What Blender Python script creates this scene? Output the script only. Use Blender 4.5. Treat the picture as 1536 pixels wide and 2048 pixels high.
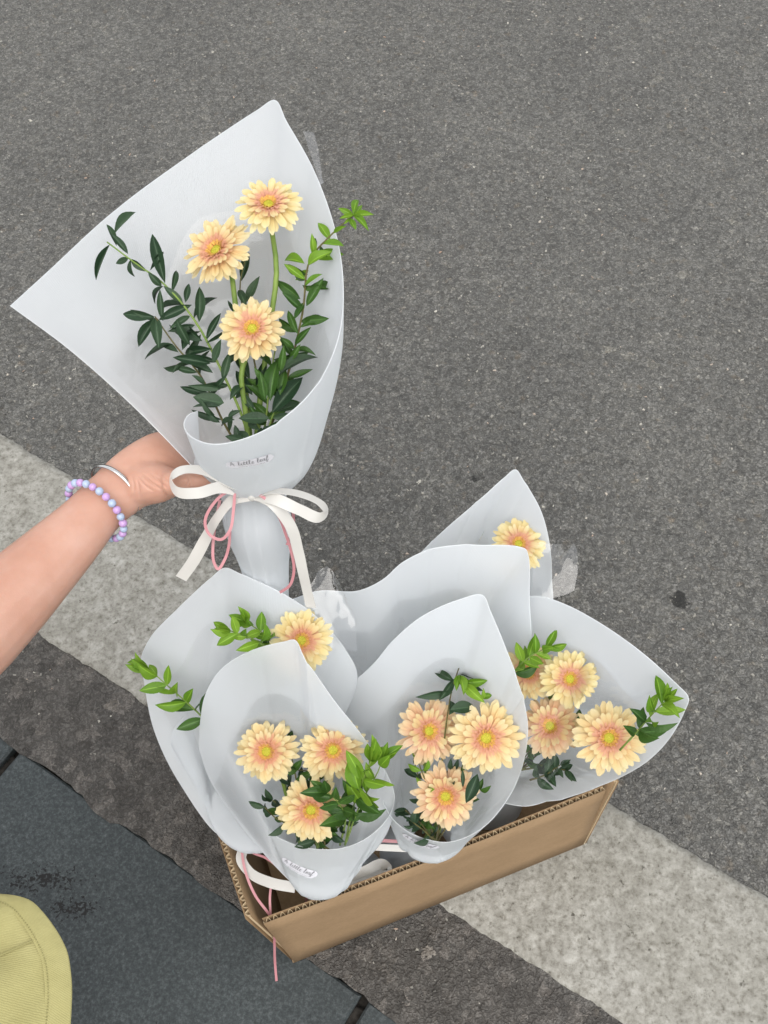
import bpy, bmesh, math, random
import numpy as np
from mathutils import Vector, Matrix
random.seed(7); rng = np.random.default_rng(7)
for o in list(bpy.data.objects): bpy.data.objects.remove(o)
scn = bpy.context.scene
COL = scn.collection

# ------------------------------------------------------------------ camera
F = 2091.0; TH = math.radians(31.4); CAMH = 1.42
cam_d = bpy.data.cameras.new('camera'); cam = bpy.data.objects.new('camera', cam_d); COL.objects.link(cam)
cam.location = (0, 0, CAMH); cam.rotation_euler = (TH, 0, 0)
cam_d.sensor_fit = 'VERTICAL'; cam_d.sensor_height = 36; cam_d.sensor_width = 27
cam_d.lens = 36 * F / 2048; cam_d.clip_start = 0.02; cam_d.clip_end = 500
scn.camera = cam
scn.render.resolution_x = 768; scn.render.resolution_y = 1024

# ------------------------------------------------------------------ light
SUN_EL, SUN_AZ = 62, 178      # soft overcast light, a little stronger from behind the viewer
w = bpy.data.worlds.new('World'); scn.world = w; w.use_nodes = True
nt = w.node_tree; nt.nodes.clear()
out = nt.nodes.new('ShaderNodeOutputWorld'); bg = nt.nodes.new('ShaderNodeBackground')
sky = nt.nodes.new('ShaderNodeTexSky'); sky.sky_type = 'NISHITA'; sky.sun_disc = False
sky.sun_elevation = math.radians(SUN_EL); sky.sun_rotation = math.radians(SUN_AZ)
sky.dust_density = 2; sky.air_density = 1.0; sky.ozone_density = 1.0
hs = nt.nodes.new('ShaderNodeHueSaturation'); hs.inputs['Saturation'].default_value = 0.35   # overcast sky
gm = nt.nodes.new('ShaderNodeGamma'); gm.inputs['Gamma'].default_value = 0.35      # cloud cover evens the whole sky out
nt.links.new(sky.outputs[0], gm.inputs['Color']); nt.links.new(gm.outputs[0], hs.inputs['Color']); nt.links.new(hs.outputs[0], bg.inputs[0])
hs.inputs['Value'].default_value = 1.78
nt.links.new(bg.outputs[0], out.inputs[0]); bg.inputs[1].default_value = 0.15
sd = bpy.data.lights.new('sun', 'SUN'); sun = bpy.data.objects.new('sun', sd); COL.objects.link(sun)
sd.energy = 0.85; sd.angle = math.radians(70); sd.color = (1.0, 0.96, 0.9)
_el, _az = math.radians(SUN_EL), math.radians(SUN_AZ)
_to = Vector((math.sin(_az) * math.cos(_el), math.cos(_az) * math.cos(_el), math.sin(_el)))
sun.rotation_euler = _to.to_track_quat('Z', 'Y').to_euler(); sun.location = (2, 3, 5)
vs = scn.view_settings; vs.view_transform = 'Standard'; vs.look = 'None'; vs.exposure = 1.6; vs.gamma = 1
vs.use_curve_mapping = False
scn.cycles.transparent_max_bounces = 24; scn.cycles.max_bounces = 10

# ------------------------------------------------------------------ helpers
R_ = np.array([1., 0, 0]); U_ = np.array([0, math.cos(TH), math.sin(TH)]); D_ = np.array([0, math.sin(TH), -math.cos(TH)])
C_ = np.array([0, 0, CAMH])
def at(px, py, d):                      # a direction through a photo pixel, at a distance along the view axis
    return C_ + d * (D_ + (px - 768) / F * R_ - (py - 1024) / F * U_)
def onz(px, py, z):                     # the point at height z on that direction
    r = D_ + (px - 768) / F * R_ - (py - 1024) / F * U_
    return C_ + r * ((z - CAMH) / r[2])
def proj(p):
    v = p - C_; d = v @ D_
    return 768 + F * (v @ R_) / d, 1024 - F * (v @ U_) / d, d
def nrm(v): return v / (np.linalg.norm(v) + 1e-12)

WL = {}
def obj(name, V, Fc, mat, parent=None, smooth=True, uv=None, solid=0, offset=-1, attrs=None):
    V = np.asarray(V, float); c = (V.min(0) + V.max(0)) / 2
    me = bpy.data.meshes.new(name); me.from_pydata((V - c).tolist(), [], [tuple(f) for f in Fc])
    if uv is not None:
        ul = me.uv_layers.new(name='UVMap'); idx = np.empty(len(me.loops), int); me.loops.foreach_get('vertex_index', idx)
        ul.data.foreach_set('uv', np.asarray(uv, float)[idx].ravel())
    if smooth: me.polygons.foreach_set('use_smooth', [True] * len(me.polygons))
    o = bpy.data.objects.new(name, me); COL.objects.link(o)
    if mat is not None: me.materials.append(M[mat])
    return place(o, c, parent, solid, offset)
def place(o, c, parent=None, solid=0, offset=-1):
    WL[o.name] = np.array(c)
    if parent is not None:
        o.parent = parent; o.location = np.array(c) - WL[parent.name]
    else: o.location = c
    if solid:
        m = o.modifiers.new('thickness', 'SOLIDIFY'); m.thickness = solid; m.offset = offset
        e = o.modifiers.new('crisp_edge', 'EDGE_SPLIT'); e.split_angle = math.radians(50)
    return o
def empty(name, c):
    o = bpy.data.objects.new(name, None); COL.objects.link(o); o.location = c; WL[o.name] = np.array(c, float)
    o.empty_display_size = .05
    return o
def tag(o, label, cat, group=None):
    o['label'] = label; o['category'] = cat
    if group: o['group'] = group
    return o
def struct(o, label=None):
    o['kind'] = 'structure'
    if label: o['label'] = label
    return o
def inst(name, me, mw, parent):         # shares mesh data
    o = bpy.data.objects.new(name, me); COL.objects.link(o); o.parent = parent
    m = mw.copy(); m.translation = m.translation - Vector(WL[parent.name]); o.matrix_basis = m
    return o
def grid_faces(nr, nc, off=0, wrap=False):
    f = []
    for i in range(nr - 1):
        for j in range(nc if wrap else nc - 1):
            k = (j + 1) % nc
            f.append((off + i * nc + j, off + i * nc + k, off + (i + 1) * nc + k, off + (i + 1) * nc + j))
    return f
def hermite(P, t, q):                   # P[k,...] at knots t, evaluated at q
    P = np.asarray(P, float); t = np.asarray(t, float); n = len(t)
    m = np.empty_like(P); dt = np.diff(t)
    sl = np.diff(P, axis=0) / dt.reshape(-1, *([1] * (P.ndim - 1)))
    m[0], m[-1] = sl[0], sl[-1]
    for k in range(1, n - 1): m[k] = (sl[k - 1] * dt[k] + sl[k] * dt[k - 1]) / (dt[k - 1] + dt[k])
    i = np.clip(np.searchsorted(t, q, side='right') - 1, 0, n - 2); h = dt[i]; s = (q - t[i]) / h
    sh = (-1, *([1] * (P.ndim - 1))); s = s.reshape(sh); h = h.reshape(sh)
    return (2 * s**3 - 3 * s**2 + 1) * P[i] + (s**3 - 2 * s**2 + s) * h * m[i] + (-2 * s**3 + 3 * s**2) * P[i + 1] + (s**3 - s**2) * h * m[i + 1]
def smooth_path(pts, n):
    pts = np.asarray(pts, float)
    t = np.concatenate([[0], np.cumsum(np.linalg.norm(np.diff(pts, axis=0), axis=1) ** .7 + 1e-9)])
    return hermite(pts, t / t[-1], np.linspace(0, 1, n))
def tube(path, radii, ns=8, cap=True, ref=None, squash=None):
    path = np.asarray(path, float); n = len(path)
    radii = np.interp(np.linspace(0, 1, n), np.linspace(0, 1, len(radii)), radii) if np.ndim(radii) else np.full(n, radii)
    V = []; tprev = None
    for i in range(n):
        t = nrm(path[min(i + 1, n - 1)] - path[max(i - 1, 0)])
        if i == 0:
            a = np.array(ref, float) if ref is not None else (np.array([0, 0, 1.]) if abs(t[2]) < .9 else np.array([1., 0, 0]))
        a = nrm(a - t * (a @ t)); b = np.cross(t, a)
        sq = 1 if squash is None else np.interp(i / (n - 1), np.linspace(0, 1, len(squash)), squash)
        for k in range(ns):
            th = 2 * math.pi * k / ns
            V.append(path[i] + radii[i] * (math.cos(th) * a * sq + math.sin(th) * b))
    Fc = grid_faces(n, ns, wrap=True)
    if cap: Fc.append(tuple(range(ns - 1, -1, -1))); Fc.append(tuple((n - 1) * ns + k for k in range(ns)))
    return V, Fc
def strip(path, width, normals, ns=2):  # a ribbon: path with a facing direction
    path = np.asarray(path, float); n = len(path); V = []; uv = []
    normals = np.asarray(normals, float)
    if normals.ndim == 1: normals = np.tile(normals, (n, 1))
    elif len(normals) != n: normals = smooth_path(normals, n)
    for i in range(n):
        t = nrm(path[min(i + 1, n - 1)] - path[max(i - 1, 0)]); s = nrm(np.cross(t, nrm(normals[i])))
        for k in range(ns + 1):
            f = k / ns - .5
            V.append(path[i] + s * width * f); uv.append((i / n, k / ns))
    return V, grid_faces(n, ns + 1), uv

# ------------------------------------------------------------------ materials
M = {}
class Mat:
    def __init__(s, name, rough=.5, spec=.5):
        m = bpy.data.materials.new(name); m.use_nodes = True; s.m = m; s.t = m.node_tree; s.n = s.t.nodes; s.n.clear()
        s.out = s.n.new('ShaderNodeOutputMaterial'); s.b = s.n.new('ShaderNodeBsdfPrincipled')
        s.l(s.b.outputs[0], s.out.inputs[0]); s.b.inputs['Roughness'].default_value = rough
        s.b.inputs['Specular IOR Level'].default_value = spec; M[name] = m
    def l(s, a, b): s.t.links.new(a, b)
    def new(s, t, **kw):
        n = s.n.new(t)
        for k, v in kw.items():
            if hasattr(n, k): setattr(n, k, v)
        return n
    def co(s, kind='Object'): return s.new('ShaderNodeTexCoord').outputs[kind]
    def mapping(s, vec, scale=(1, 1, 1), rot=(0, 0, 0)):
        n = s.new('ShaderNodeMapping'); n.inputs['Scale'].default_value = scale; n.inputs['Rotation'].default_value = rot
        s.l(vec, n.inputs[0]); return n.outputs[0]
    def noise(s, vec, scale, detail=3, rough=.55):
        n = s.new('ShaderNodeTexNoise'); n.inputs['Scale'].default_value = scale; n.inputs['Detail'].default_value = detail
        n.inputs['Roughness'].default_value = rough; s.l(vec, n.inputs['Vector']); return n.outputs['Fac']
    def voro(s, vec, scale, feature='F1', out='Distance', rnd=1):
        n = s.new('ShaderNodeTexVoronoi'); n.feature = feature; n.inputs['Scale'].default_value = scale
        n.inputs['Randomness'].default_value = rnd
        s.l(vec, n.inputs['Vector']); return n.outputs[out]
    def ramp(s, fac, stops, interp='LINEAR'):
        n = s.new('ShaderNodeValToRGB'); e = n.color_ramp; e.interpolation = interp
        while len(e.elements) < len(stops): e.elements.new(.5)
        for el, (p, c) in zip(e.elements, stops):
            el.position = p; el.color = (*c, 1) if len(c) == 3 else c
        s.l(fac, n.inputs[0]); return n.outputs[0]
    def mix(s, fac, a, b, mode='MIX'):
        n = s.new('ShaderNodeMix'); n.data_type = 'RGBA'; n.blend_type = mode
        for v, i in ((fac, 0), (a, 6), (b, 7)):
            if isinstance(v, (int, float)): n.inputs[i].default_value = v
            elif isinstance(v, tuple): n.inputs[i].default_value = (*v, 1)
            else: s.l(v, n.inputs[i])
        return n.outputs[2]
    def math(s, op, a, b=0., clamp=False):
        n = s.new('ShaderNodeMath'); n.operation = op; n.use_clamp = clamp
        for v, i in ((a, 0), (b, 1)):
            if isinstance(v, (int, float)): n.inputs[i].default_value = v
            else: s.l(v, n.inputs[i])
        return n.outputs[0]
    def bump(s, h, strength, dist, prev=None):
        n = s.new('ShaderNodeBump'); n.inputs['Strength'].default_value = strength; n.inputs['Distance'].default_value = dist
        s.l(h, n.inputs['Height'])
        if prev is not None: s.l(prev, n.inputs['Normal'])
        return n.outputs[0]
    def base(s, c):
        if isinstance(c, tuple): s.b.inputs['Base Color'].default_value = (*c, 1)
        else: s.l(c, s.b.inputs['Base Color'])
        s.colr = c
    def normal(s, n): s.l(n, s.b.inputs['Normal']); s.nm = n
    def translucent(s, fac, tint=None):
        tr = s.new('ShaderNodeBsdfTranslucent'); mx = s.new('ShaderNodeMixShader'); mx.inputs[0].default_value = fac
        c = tint if tint is not None else s.colr
        if isinstance(c, tuple): tr.inputs[0].default_value = (*c, 1)
        else: s.l(c, tr.inputs[0])
        s.l(s.b.outputs[0], mx.inputs[1]); s.l(tr.outputs[0], mx.inputs[2]); s.l(mx.outputs[0], s.out.inputs[0])

NX, NY = .546, .838                      # across the kerb line;  along it: (.838, -.546)
def kerb_coord(m, pos):                  # distance from the camera foot across the kerb
    sp = m.new('ShaderNodeSeparateXYZ'); m.l(pos, sp.inputs[0])
    return m.math('ADD', m.math('MULTIPLY', sp.outputs[0], NX), m.math('MULTIPLY', sp.outputs[1], NY)), sp

def mk_asphalt():
    m = Mat('asphalt', .85, .3); pos = m.new('ShaderNodeNewGeometry').outputs['Position']
    k, sp = kerb_coord(m, pos)
    warp = m.new('ShaderNodeTexNoise'); warp.inputs['Scale'].default_value = 160; m.l(pos, warp.inputs['Vector'])
    wv = m.new('ShaderNodeMix'); wv.data_type = 'RGBA'; wv.blend_type = 'LINEAR_LIGHT'; wv.inputs[0].default_value = .0085
    m.l(pos, wv.inputs[6]); m.l(warp.outputs['Color'], wv.inputs[7]); p = wv.outputs[2]
    st = m.voro(p, 210, out='Color'); sd1 = m.voro(p, 210); st2 = m.voro(p, 95, out='Color'); sd2 = m.voro(p, 95)
    v1 = m.ramp(st, [(0, (.098, .097, .091)), (.5, (.159, .157, .149)), (.86, (.218, .215, .203)), (.955, (.31, .30, .27)), (1, (.58, .56, .50))])
    v2 = m.ramp(st2, [(0, (.55, .55, .55)), (.5, (.95, .94, .93)), (.93, (1.15, 1.12, 1.06)), (1, (1.6, 1.5, 1.35))])
    col = m.mix(.5, v1, v2, 'MULTIPLY')
    st3 = m.voro(p, 58, out='Color'); col = m.mix(.8, col, m.ramp(st3, [(0, (.62, .63, .66)), (.08, (.98, .98, .98)), (.9, (1, 1, 1)), (.95, (1.28, 1.26, 1.2)), (1, (1.5, 1.45, 1.35))]), 'MULTIPLY')
    gap = m.ramp(sd1, [(.25, (1, 1, 1)), (.62, (.45, .44, .43))])
    col = m.mix(.72, col, gap, 'MULTIPLY')
    col = m.mix(.8, col, m.ramp(m.noise(pos, 330, 4, .75), [(.3, (.72, .72, .72)), (.5, (1, 1, 1)), (.7, (1.3, 1.3, 1.29))]), 'MULTIPLY')
    big = m.ramp(m.noise(pos, 3.2, 5, .6), [(.3, (.86, .86, .86)), (.7, (1.08, 1.08, 1.07))])
    col = m.mix(1, col, big, 'MULTIPLY')
    warm = m.ramp(m.noise(pos, 45, 2), [(.62, (1, 1, 1)), (.75, (1.14, 1.03, .92))]); col = m.mix(1, col, warm, 'MULTIPLY')
    # the ragged, browner strip along the kerb
    kk = m.math('ADD', k, m.math('MULTIPLY', m.math('SUBTRACT', m.noise(pos, 9, 3), .5), .05))
    strip_ = m.ramp(kk, [(.262, (1, 1, 1)), (.30, (0, 0, 0))])
    gst = m.voro(p, 70, out='Color')
    gut = m.mix(.6, (.108, .101, .093), m.ramp(gst, [(0, (.058, .054, .049)), (.6, (.135, .127, .117)), (.93, (.22, .20, .18)), (1, (.42, .38, .33))]))
    gut = m.mix(.8, gut, gap, 'MULTIPLY')
    col = m.mix(strip_, col, gut)
    # dark spots of old tar and gum, each with its own outline
    for (x, y, r) in ((.444, .711, .015), (.27, .72, .005), (.147, .93, .007), (-.33, 1.3, .004), (.215, 1.0, .004)):
        d = m.new('ShaderNodeVectorMath'); d.operation = 'DISTANCE'; d.inputs[1].default_value = (x, y, 0); m.l(p, d.inputs[0])
        dd = m.math('ADD', d.outputs['Value'], m.math('MULTIPLY', m.math('SUBTRACT', m.noise(pos, 70, 3), .5), r * 2.2))
        col = m.mix(m.ramp(dd, [(r * .8, (.85, .85, .85)), (r * 1.05, (0, 0, 0))]), col, (.016, .016, .015))
    m.base(col)
    hsum = m.math('ADD', m.math('MULTIPLY', sd1, -1.), m.math('MULTIPLY', sd2, -1.2))
    n1 = m.bump(hsum, .9, .0035); n2 = m.bump(m.noise(pos, 900, 2), .35, .001, n1); m.normal(n2)
mk_asphalt()

def mk_line():
    m = Mat('worn_paint', .8, .3); pos = m.new('ShaderNodeNewGeometry').outputs['Position']
    a = m.ramp(m.noise(pos, 60, 6, .68), [(.30, (.185, .176, .155)), (.5, (.265, .257, .232)), (.70, (.35, .342, .316))])
    b = m.ramp(m.noise(pos, 150, 4, .7), [(.32, (.52, .50, .46)), (.5, (.98, .98, .97)), (.7, (1.15, 1.15, 1.15))])
    col = m.mix(.85, a, b, 'MULTIPLY')
    sp = m.ramp(m.voro(pos, 330, out='Color'), [(0, (.55, .53, .5)), (.25, (.95, .95, .95)), (.85, (1, 1, 1)), (1, (1.3, 1.3, 1.28))])
    col = m.mix(.6, col, sp, 'MULTIPLY')
    pit = m.ramp(m.noise(pos, 75, 5, .75), [(.30, (.25, .24, .22)), (.37, (1, 1, 1))]); col = m.mix(.8, col, pit, 'MULTIPLY')
    big = m.ramp(m.noise(pos, 4, 3), [(.3, (.86, .85, .82)), (.65, (1.06, 1.06, 1.06))]); col = m.mix(1, col, big, 'MULTIPLY')
    m.base(col)
    n1 = m.bump(m.noise(pos, 260, 4, .7), .6, .002); m.normal(m.bump(m.noise(pos, 60, 3), .4, .003, n1))
mk_line()

def mk_slab():
    m = Mat('dark_granite', .7, .35); pos = m.new('ShaderNodeNewGeometry').outputs['Position']
    rnd = m.new('ShaderNodeObjectInfo').outputs['Random']
    a = m.ramp(m.noise(pos, 230, 5, .75), [(.3, (.018, .023, .024)), (.5, (.037, .045, .047)), (.66, (.072, .083, .085)), (.8, (.14, .155, .155))])
    b = m.ramp(m.noise(pos, 5, 4), [(.3, (.72, .73, .74)), (.7, (1.12, 1.1, 1.08))])
    col = m.mix(1, a, b, 'MULTIPLY')
    sp = m.ramp(m.voro(pos, 480, out='Color'), [(0, (.6, .6, .6)), (.3, (1, 1, 1)), (.9, (1.05, 1.05, 1.05)), (1, (1.9, 1.95, 2.0))])
    col = m.mix(.55, col, sp, 'MULTIPLY')
    for (x, y, rx, r) in ((-.445, .302, .45, .020), (-.398, .266, .6, .013), (-.275, .118, .6, .006)):
        mp = m.new('ShaderNodeVectorMath'); mp.operation = 'SUBTRACT'; mp.inputs[1].default_value = (x, y, 0); m.l(pos, mp.inputs[0])
        sc = m.new('ShaderNodeVectorMath'); sc.operation = 'MULTIPLY'; sc.inputs[1].default_value = (rx, 1.5, 0); m.l(mp.outputs[0], sc.inputs[0])
        ln = m.new('ShaderNodeVectorMath'); ln.operation = 'LENGTH'; m.l(sc.outputs[0], ln.inputs[0])
        dd = m.math('ADD', ln.outputs['Value'], m.math('MULTIPLY', m.math('SUBTRACT', m.noise(pos, 240, 2), .5), .13))
        col = m.mix(m.ramp(dd, [(r * .5, (1, 1, 1)), (r * .6, (0, 0, 0))]), col, (.008, .008, .008))
    m.base(col); n1 = m.bump(m.noise(pos, 420, 3), .5, .0012); m.normal(n1)
mk_slab()
m = Mat('joint_soil', .95, .1); pos = m.new('ShaderNodeNewGeometry').outputs['Position']
m.base(m.ramp(m.noise(pos, 120, 4), [(.3, (.012, .011, .01)), (.7, (.05, .045, .04))]))

def mk_paper():
    m = Mat('wrap_paper', .55, .35); uv = m.new('ShaderNodeUVMap').outputs[0]
    c = m.ramp(m.noise(m.co(), 14, 3), [(.3, (.87, .895, .92)), (.7, (.895, .915, .935))])
    wv = m.new('ShaderNodeTexWave'); wv.wave_type = 'BANDS'; wv.bands_direction = 'X'; wv.inputs['Scale'].default_value = 250; wv.inputs['Distortion'].default_value = 1.5
    m.l(uv, wv.inputs[0])
    w2 = m.new('ShaderNodeTexWave'); w2.wave_type = 'BANDS'; w2.bands_direction = 'Y'; w2.inputs['Scale'].default_value = 250; w2.inputs['Distortion'].default_value = 1.5
    m.l(uv, w2.inputs[0])
    h = m.math('ADD', wv.outputs['Fac'], w2.outputs['Fac'])
    c = m.mix(.5, c, m.ramp(m.math('MULTIPLY', h, .5), [(.2, (.88, .88, .88)), (.7, (1.03, 1.03, 1.03))]), 'MULTIPLY'); m.base(c)
    n = m.bump(h, .45, .0008); n = m.bump(m.noise(m.co(), 22, 2), .35, .003, n); m.normal(n)
    m.translucent(.70, (.91, .925, .935))
mk_paper()

def mk_film(name, gain):
    m = Mat(name, .1)
    gl = m.new('ShaderNodeBsdfGlossy'); gl.inputs['Roughness'].default_value = .04; gl.inputs['Color'].default_value = (1, 1, 1, 1)
    tp = m.new('ShaderNodeBsdfTransparent'); tp.inputs[0].default_value = (1, .998, .994, 1)
    fr = m.new('ShaderNodeFresnel'); fr.inputs['IOR'].default_value = 1.5
    nb = m.bump(m.noise(m.co(), 11, 2), .25, .004); nb = m.bump(m.voro(m.co(), 17, 'DISTANCE_TO_EDGE'), .35, .004, nb)
    m.l(nb, gl.inputs['Normal']); m.l(nb, fr.inputs['Normal'])
    mx = m.new('ShaderNodeMixShader'); m.l(m.math('MULTIPLY', fr.outputs[0], gain, True), mx.inputs[0])
    m.l(tp.outputs[0], mx.inputs[1]); m.l(gl.outputs[0], mx.inputs[2]); m.l(mx.outputs[0], m.out.inputs[0])
mk_film('cellophane', .7); mk_film('cellophane_flap', 1.9)

def mk_petal(name, stops):
    m = Mat(name, .5, .25); uv = m.new('ShaderNodeUVMap').outputs[0]; sp = m.new('ShaderNodeSeparateXYZ'); m.l(uv, sp.inputs[0])
    rnd = m.new('ShaderNodeObjectInfo').outputs['Random']
    c = m.ramp(sp.outputs[0], stops)
    v = m.ramp(rnd, [(0, (.97, .90, .84)), (.5, (1, .99, .97)), (1, (1, 1.0, 1.08))]); c = m.mix(1, c, v, 'MULTIPLY')
    st = m.noise(m.mapping(uv, (1.2, 16, 1)), 1.0, 2)
    c = m.mix(.6, c, m.ramp(st, [(.35, (.93, .86, .78)), (.6, (1, 1, 1))]), 'MULTIPLY')
    m.base(c); m.normal(m.bump(st, .5, .002)); m.translucent(.42, m.mix(.4, c, (.84, .74, .52)))
mk_petal('petal', [(0, (.76, .36, .22)), (.25, (.80, .47, .28)), (.5, (.83, .62, .34)), (.78, (.85, .73, .41)), (1, (.87, .79, .50))])
mk_petal('petal_inner', [(0, (.72, .30, .18)), (.45, (.80, .45, .31)), (1, (.83, .58, .40))])
mk_petal('petal_pink', [(0, (.76, .33, .22)), (.3, (.80, .42, .28)), (.6, (.83, .56, .37)), (.85, (.85, .67, .43)), (1, (.86, .73, .49))])
mk_petal('petal_yellow', [(0, (.78, .42, .22)), (.25, (.82, .58, .29)), (.5, (.85, .70, .35)), (.78, (.87, .78, .42)), (1, (.88, .82, .52))])
m = Mat('disc', .7, .2); m.base(m.ramp(m.noise(m.co(), 900, 2), [(.35, (.26, .25, .02)), (.6, (.44, .40, .04)), (.75, (.52, .48, .09))])); m.normal(m.bump(m.noise(m.co(), 1100, 2), .6, .001))
m = Mat('stamen', .6, .2); m.base(m.ramp(m.noise(m.co(), 700, 2), [(.35, (.55, .26, .05)), (.65, (.64, .40, .10))]))
m = Mat('stem_green', .5, .3); m.base(m.ramp(m.noise(m.co(), 60, 3), [(.3, (.10, .17, .03)), (.7, (.20, .28, .06))]))
m = Mat('twig_brown', .6, .3); m.base(m.ramp(m.noise(m.co(), 90, 3), [(.3, (.07, .05, .02)), (.7, (.14, .14, .04))]))
def mk_leaf(name, a, b, rough=.42, tr=.2):
    m = Mat(name, rough, .3); uv = m.new('ShaderNodeUVMap').outputs[0]; sp = m.new('ShaderNodeSeparateXYZ'); m.l(uv, sp.inputs[0])
    rnd = m.new('ShaderNodeObjectInfo').outputs['Random']; c = m.mix(rnd, a, b)
    rib = m.math('ABSOLUTE', m.math('SUBTRACT', sp.outputs[1], .5)); c = m.mix(m.ramp(rib, [(.0, (.5, .5, .5)), (.06, (0, 0, 0))]), c, tuple(min(1, x * 2.2 + .02) for x in b))
    c = m.mix(.5, c, m.ramp(m.noise(m.co(), 2.2, 3), [(.3, (.75, .8, .75)), (.7, (1.15, 1.1, 1.1))]), 'MULTIPLY')
    m.base(c); m.normal(m.bump(m.noise(m.mapping(uv, (14, 5, 1), (0, 0, .6)), 1, 2), .25, .002)); m.translucent(tr)
mk_leaf('leaf_dark', (.014, .036, .016), (.032, .064, .030), .5, .08)
mk_leaf('leaf_mid', (.025, .07, .012), (.055, .125, .022), .4, .2)
mk_leaf('leaf_bright', (.10, .22, .015), (.19, .33, .03), .42, .3)

def mk_card(name, dark=1.):
    m = Mat(name, .8, .2); pos = m.new('ShaderNodeNewGeometry').outputs['Position']
    c = m.ramp(m.noise(m.mapping(pos, (1, 1, 2.5)), 18, 4), [(.3, (.235, .158, .089)), (.7, (.27, .183, .106))])
    f = m.ramp(m.noise(m.mapping(pos, (1, 1, 6), (0, 0, .37)), 220, 3), [(.3, (.88, .87, .85)), (.7, (1.06, 1.06, 1.06))])
    m.base(m.mix(1, c, f, 'MULTIPLY')); m.normal(m.bump(m.noise(pos, 160, 2), .15, .001))
mk_card('cardboard')
m = Mat('cardboard_flute', .85, .2); m.base((.58, .46, .30))
m = Mat('satin', .26, .7); m.base((.64, .625, .59)); m.b.inputs['Anisotropic'].default_value = .4; m.b.inputs['Sheen Weight'].default_value = .3; m.translucent(.22)
m = Mat('pink_cord', .4, .4); uvp = m.new('ShaderNodeUVMap').outputs[0]; m.base(m.ramp(m.noise(m.co(), 40, 2), [(.3, (.46, .19, .21)), (.7, (.55, .26, .28))])); m.translucent(.15)
m = Mat('sticker_film', .25, .5); m.base((.66, .66, .70)); m.translucent(.12)
m = Mat('ink', .6, .2); m.base((.035, .034, .04))
m = Mat('steel', .22, .5); m.base((.62, .61, .60)); m.b.inputs['Metallic'].default_value = 1.
m = Mat('bead_lilac', .18, .5); m.base((.44, .28, .52)); m.b.inputs['Subsurface Weight'].default_value = .4; m.b.inputs['Subsurface Radius'].default_value = (.004, .004, .004); m.b.inputs['Subsurface Scale'].default_value = 1
m = Mat('bead_blue', .18, .5); m.base((.34, .41, .54)); m.b.inputs['Subsurface Weight'].default_value = .4; m.b.inputs['Subsurface Radius'].default_value = (.004, .004, .004); m.b.inputs['Subsurface Scale'].default_value = 1
def mk_skin():
    m = Mat('skin', .48, .35); pos = m.new('ShaderNodeNewGeometry').outputs['Position']
    c = m.ramp(m.noise(pos, 26, 4), [(.3, (.42, .222, .158)), (.55, (.46, .262, .195)), (.75, (.49, .295, .23))])
    m.base(c); m.b.inputs['Subsurface Weight'].default_value = .25; m.b.inputs['Subsurface Radius'].default_value = (.008, .003, .0015); m.b.inputs['Subsurface Scale'].default_value = 1
    n1 = m.bump(m.voro(pos, 900), .10, .0006); m.normal(m.bump(m.noise(pos, 140, 3), .15, .0015, n1))
mk_skin()
def mk_twill():
    m = Mat('olive_twill', .85, .15); uv = m.new('ShaderNodeUVMap').outputs[0]
    wv = m.new('ShaderNodeTexWave'); wv.wave_type = 'BANDS'; wv.bands_direction = 'DIAGONAL'; wv.inputs['Scale'].default_value = 190; wv.inputs['Distortion'].default_value = 2.5; wv.inputs['Detail'].default_value = 2
    m.l(uv, wv.inputs[0]); c = m.ramp(m.noise(m.co(), 20, 4), [(.3, (.31, .285, .125)), (.7, (.365, .338, .158))])
    c = m.mix(.35, c, m.ramp(wv.outputs['Fac'], [(.2, (.72, .70, .62)), (.7, (1.05, 1.05, 1.05))]), 'MULTIPLY')
    m.base(c); n = m.bump(wv.outputs['Fac'], .3, .0008); m.normal(m.bump(m.noise(m.co(), 30, 3), .5, .006, n))
mk_twill()
m = Mat('thread', .8, .1); m.base((.25, .23, .10))
m = Mat('shirt_cotton', .85, .15); m.base((.75, .74, .70)); m.normal(m.bump(m.noise(m.co(), 40, 3), .3, .004))
m = Mat('hair_dark', .45, .4); m.base(m.ramp(m.noise(m.mapping(m.co(), (60, 60, 4)), 3, 3), [(.3, (.012, .009, .007)), (.7, (.035, .025, .018))]))
m = Mat('stone_chip', .8, .3); rnd = m.new('ShaderNodeNewGeometry').outputs['Random Per Island']
m.base(m.ramp(rnd, [(0, (.05, .048, .045)), (.45, (.12, .115, .105)), (.78, (.22, .21, .185)), (.93, (.44, .42, .37)), (1, (.34, .24, .18))]))

# ------------------------------------------------------------------ ground
al = np.array([.838, -.546, 0]); nn = np.array([.546, .838, 0])
def kp(a, n, z): return al * a + nn * n + np.array([0, 0, z])
def slabbox(a0, a1, n0, n1, z0, z1, bev=.003):
    V = [kp(a, n, z0) for a, n in ((a0, n0), (a1, n0), (a1, n1), (a0, n1))]
    V += [kp(a, n, z1 - bev) for a, n in ((a0, n0), (a1, n0), (a1, n1), (a0, n1))]
    V += [kp(a, n, z1) for a, n in ((a0 + bev, n0 + bev), (a1 - bev, n0 + bev), (a1 - bev, n1 - bev), (a0 + bev, n1 - bev))]
    Fc = [(3, 2, 1, 0)] + [(i, (i + 1) % 4, 4 + (i + 1) % 4, 4 + i) for i in range(4)] + [(4 + i, 4 + (i + 1) % 4, 8 + (i + 1) % 4, 8 + i) for i in range(4)] + [(8, 9, 10, 11)]
    return V, Fc
V = [kp(a, n, -.02) for a, n in ((-60, -60), (60, -60), (60, 60), (-60, 60))]
ground = struct(obj('ground', V, [(0, 1, 2, 3)], 'joint_soil', smooth=False), 'dark soil bed beneath the paving')
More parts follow.
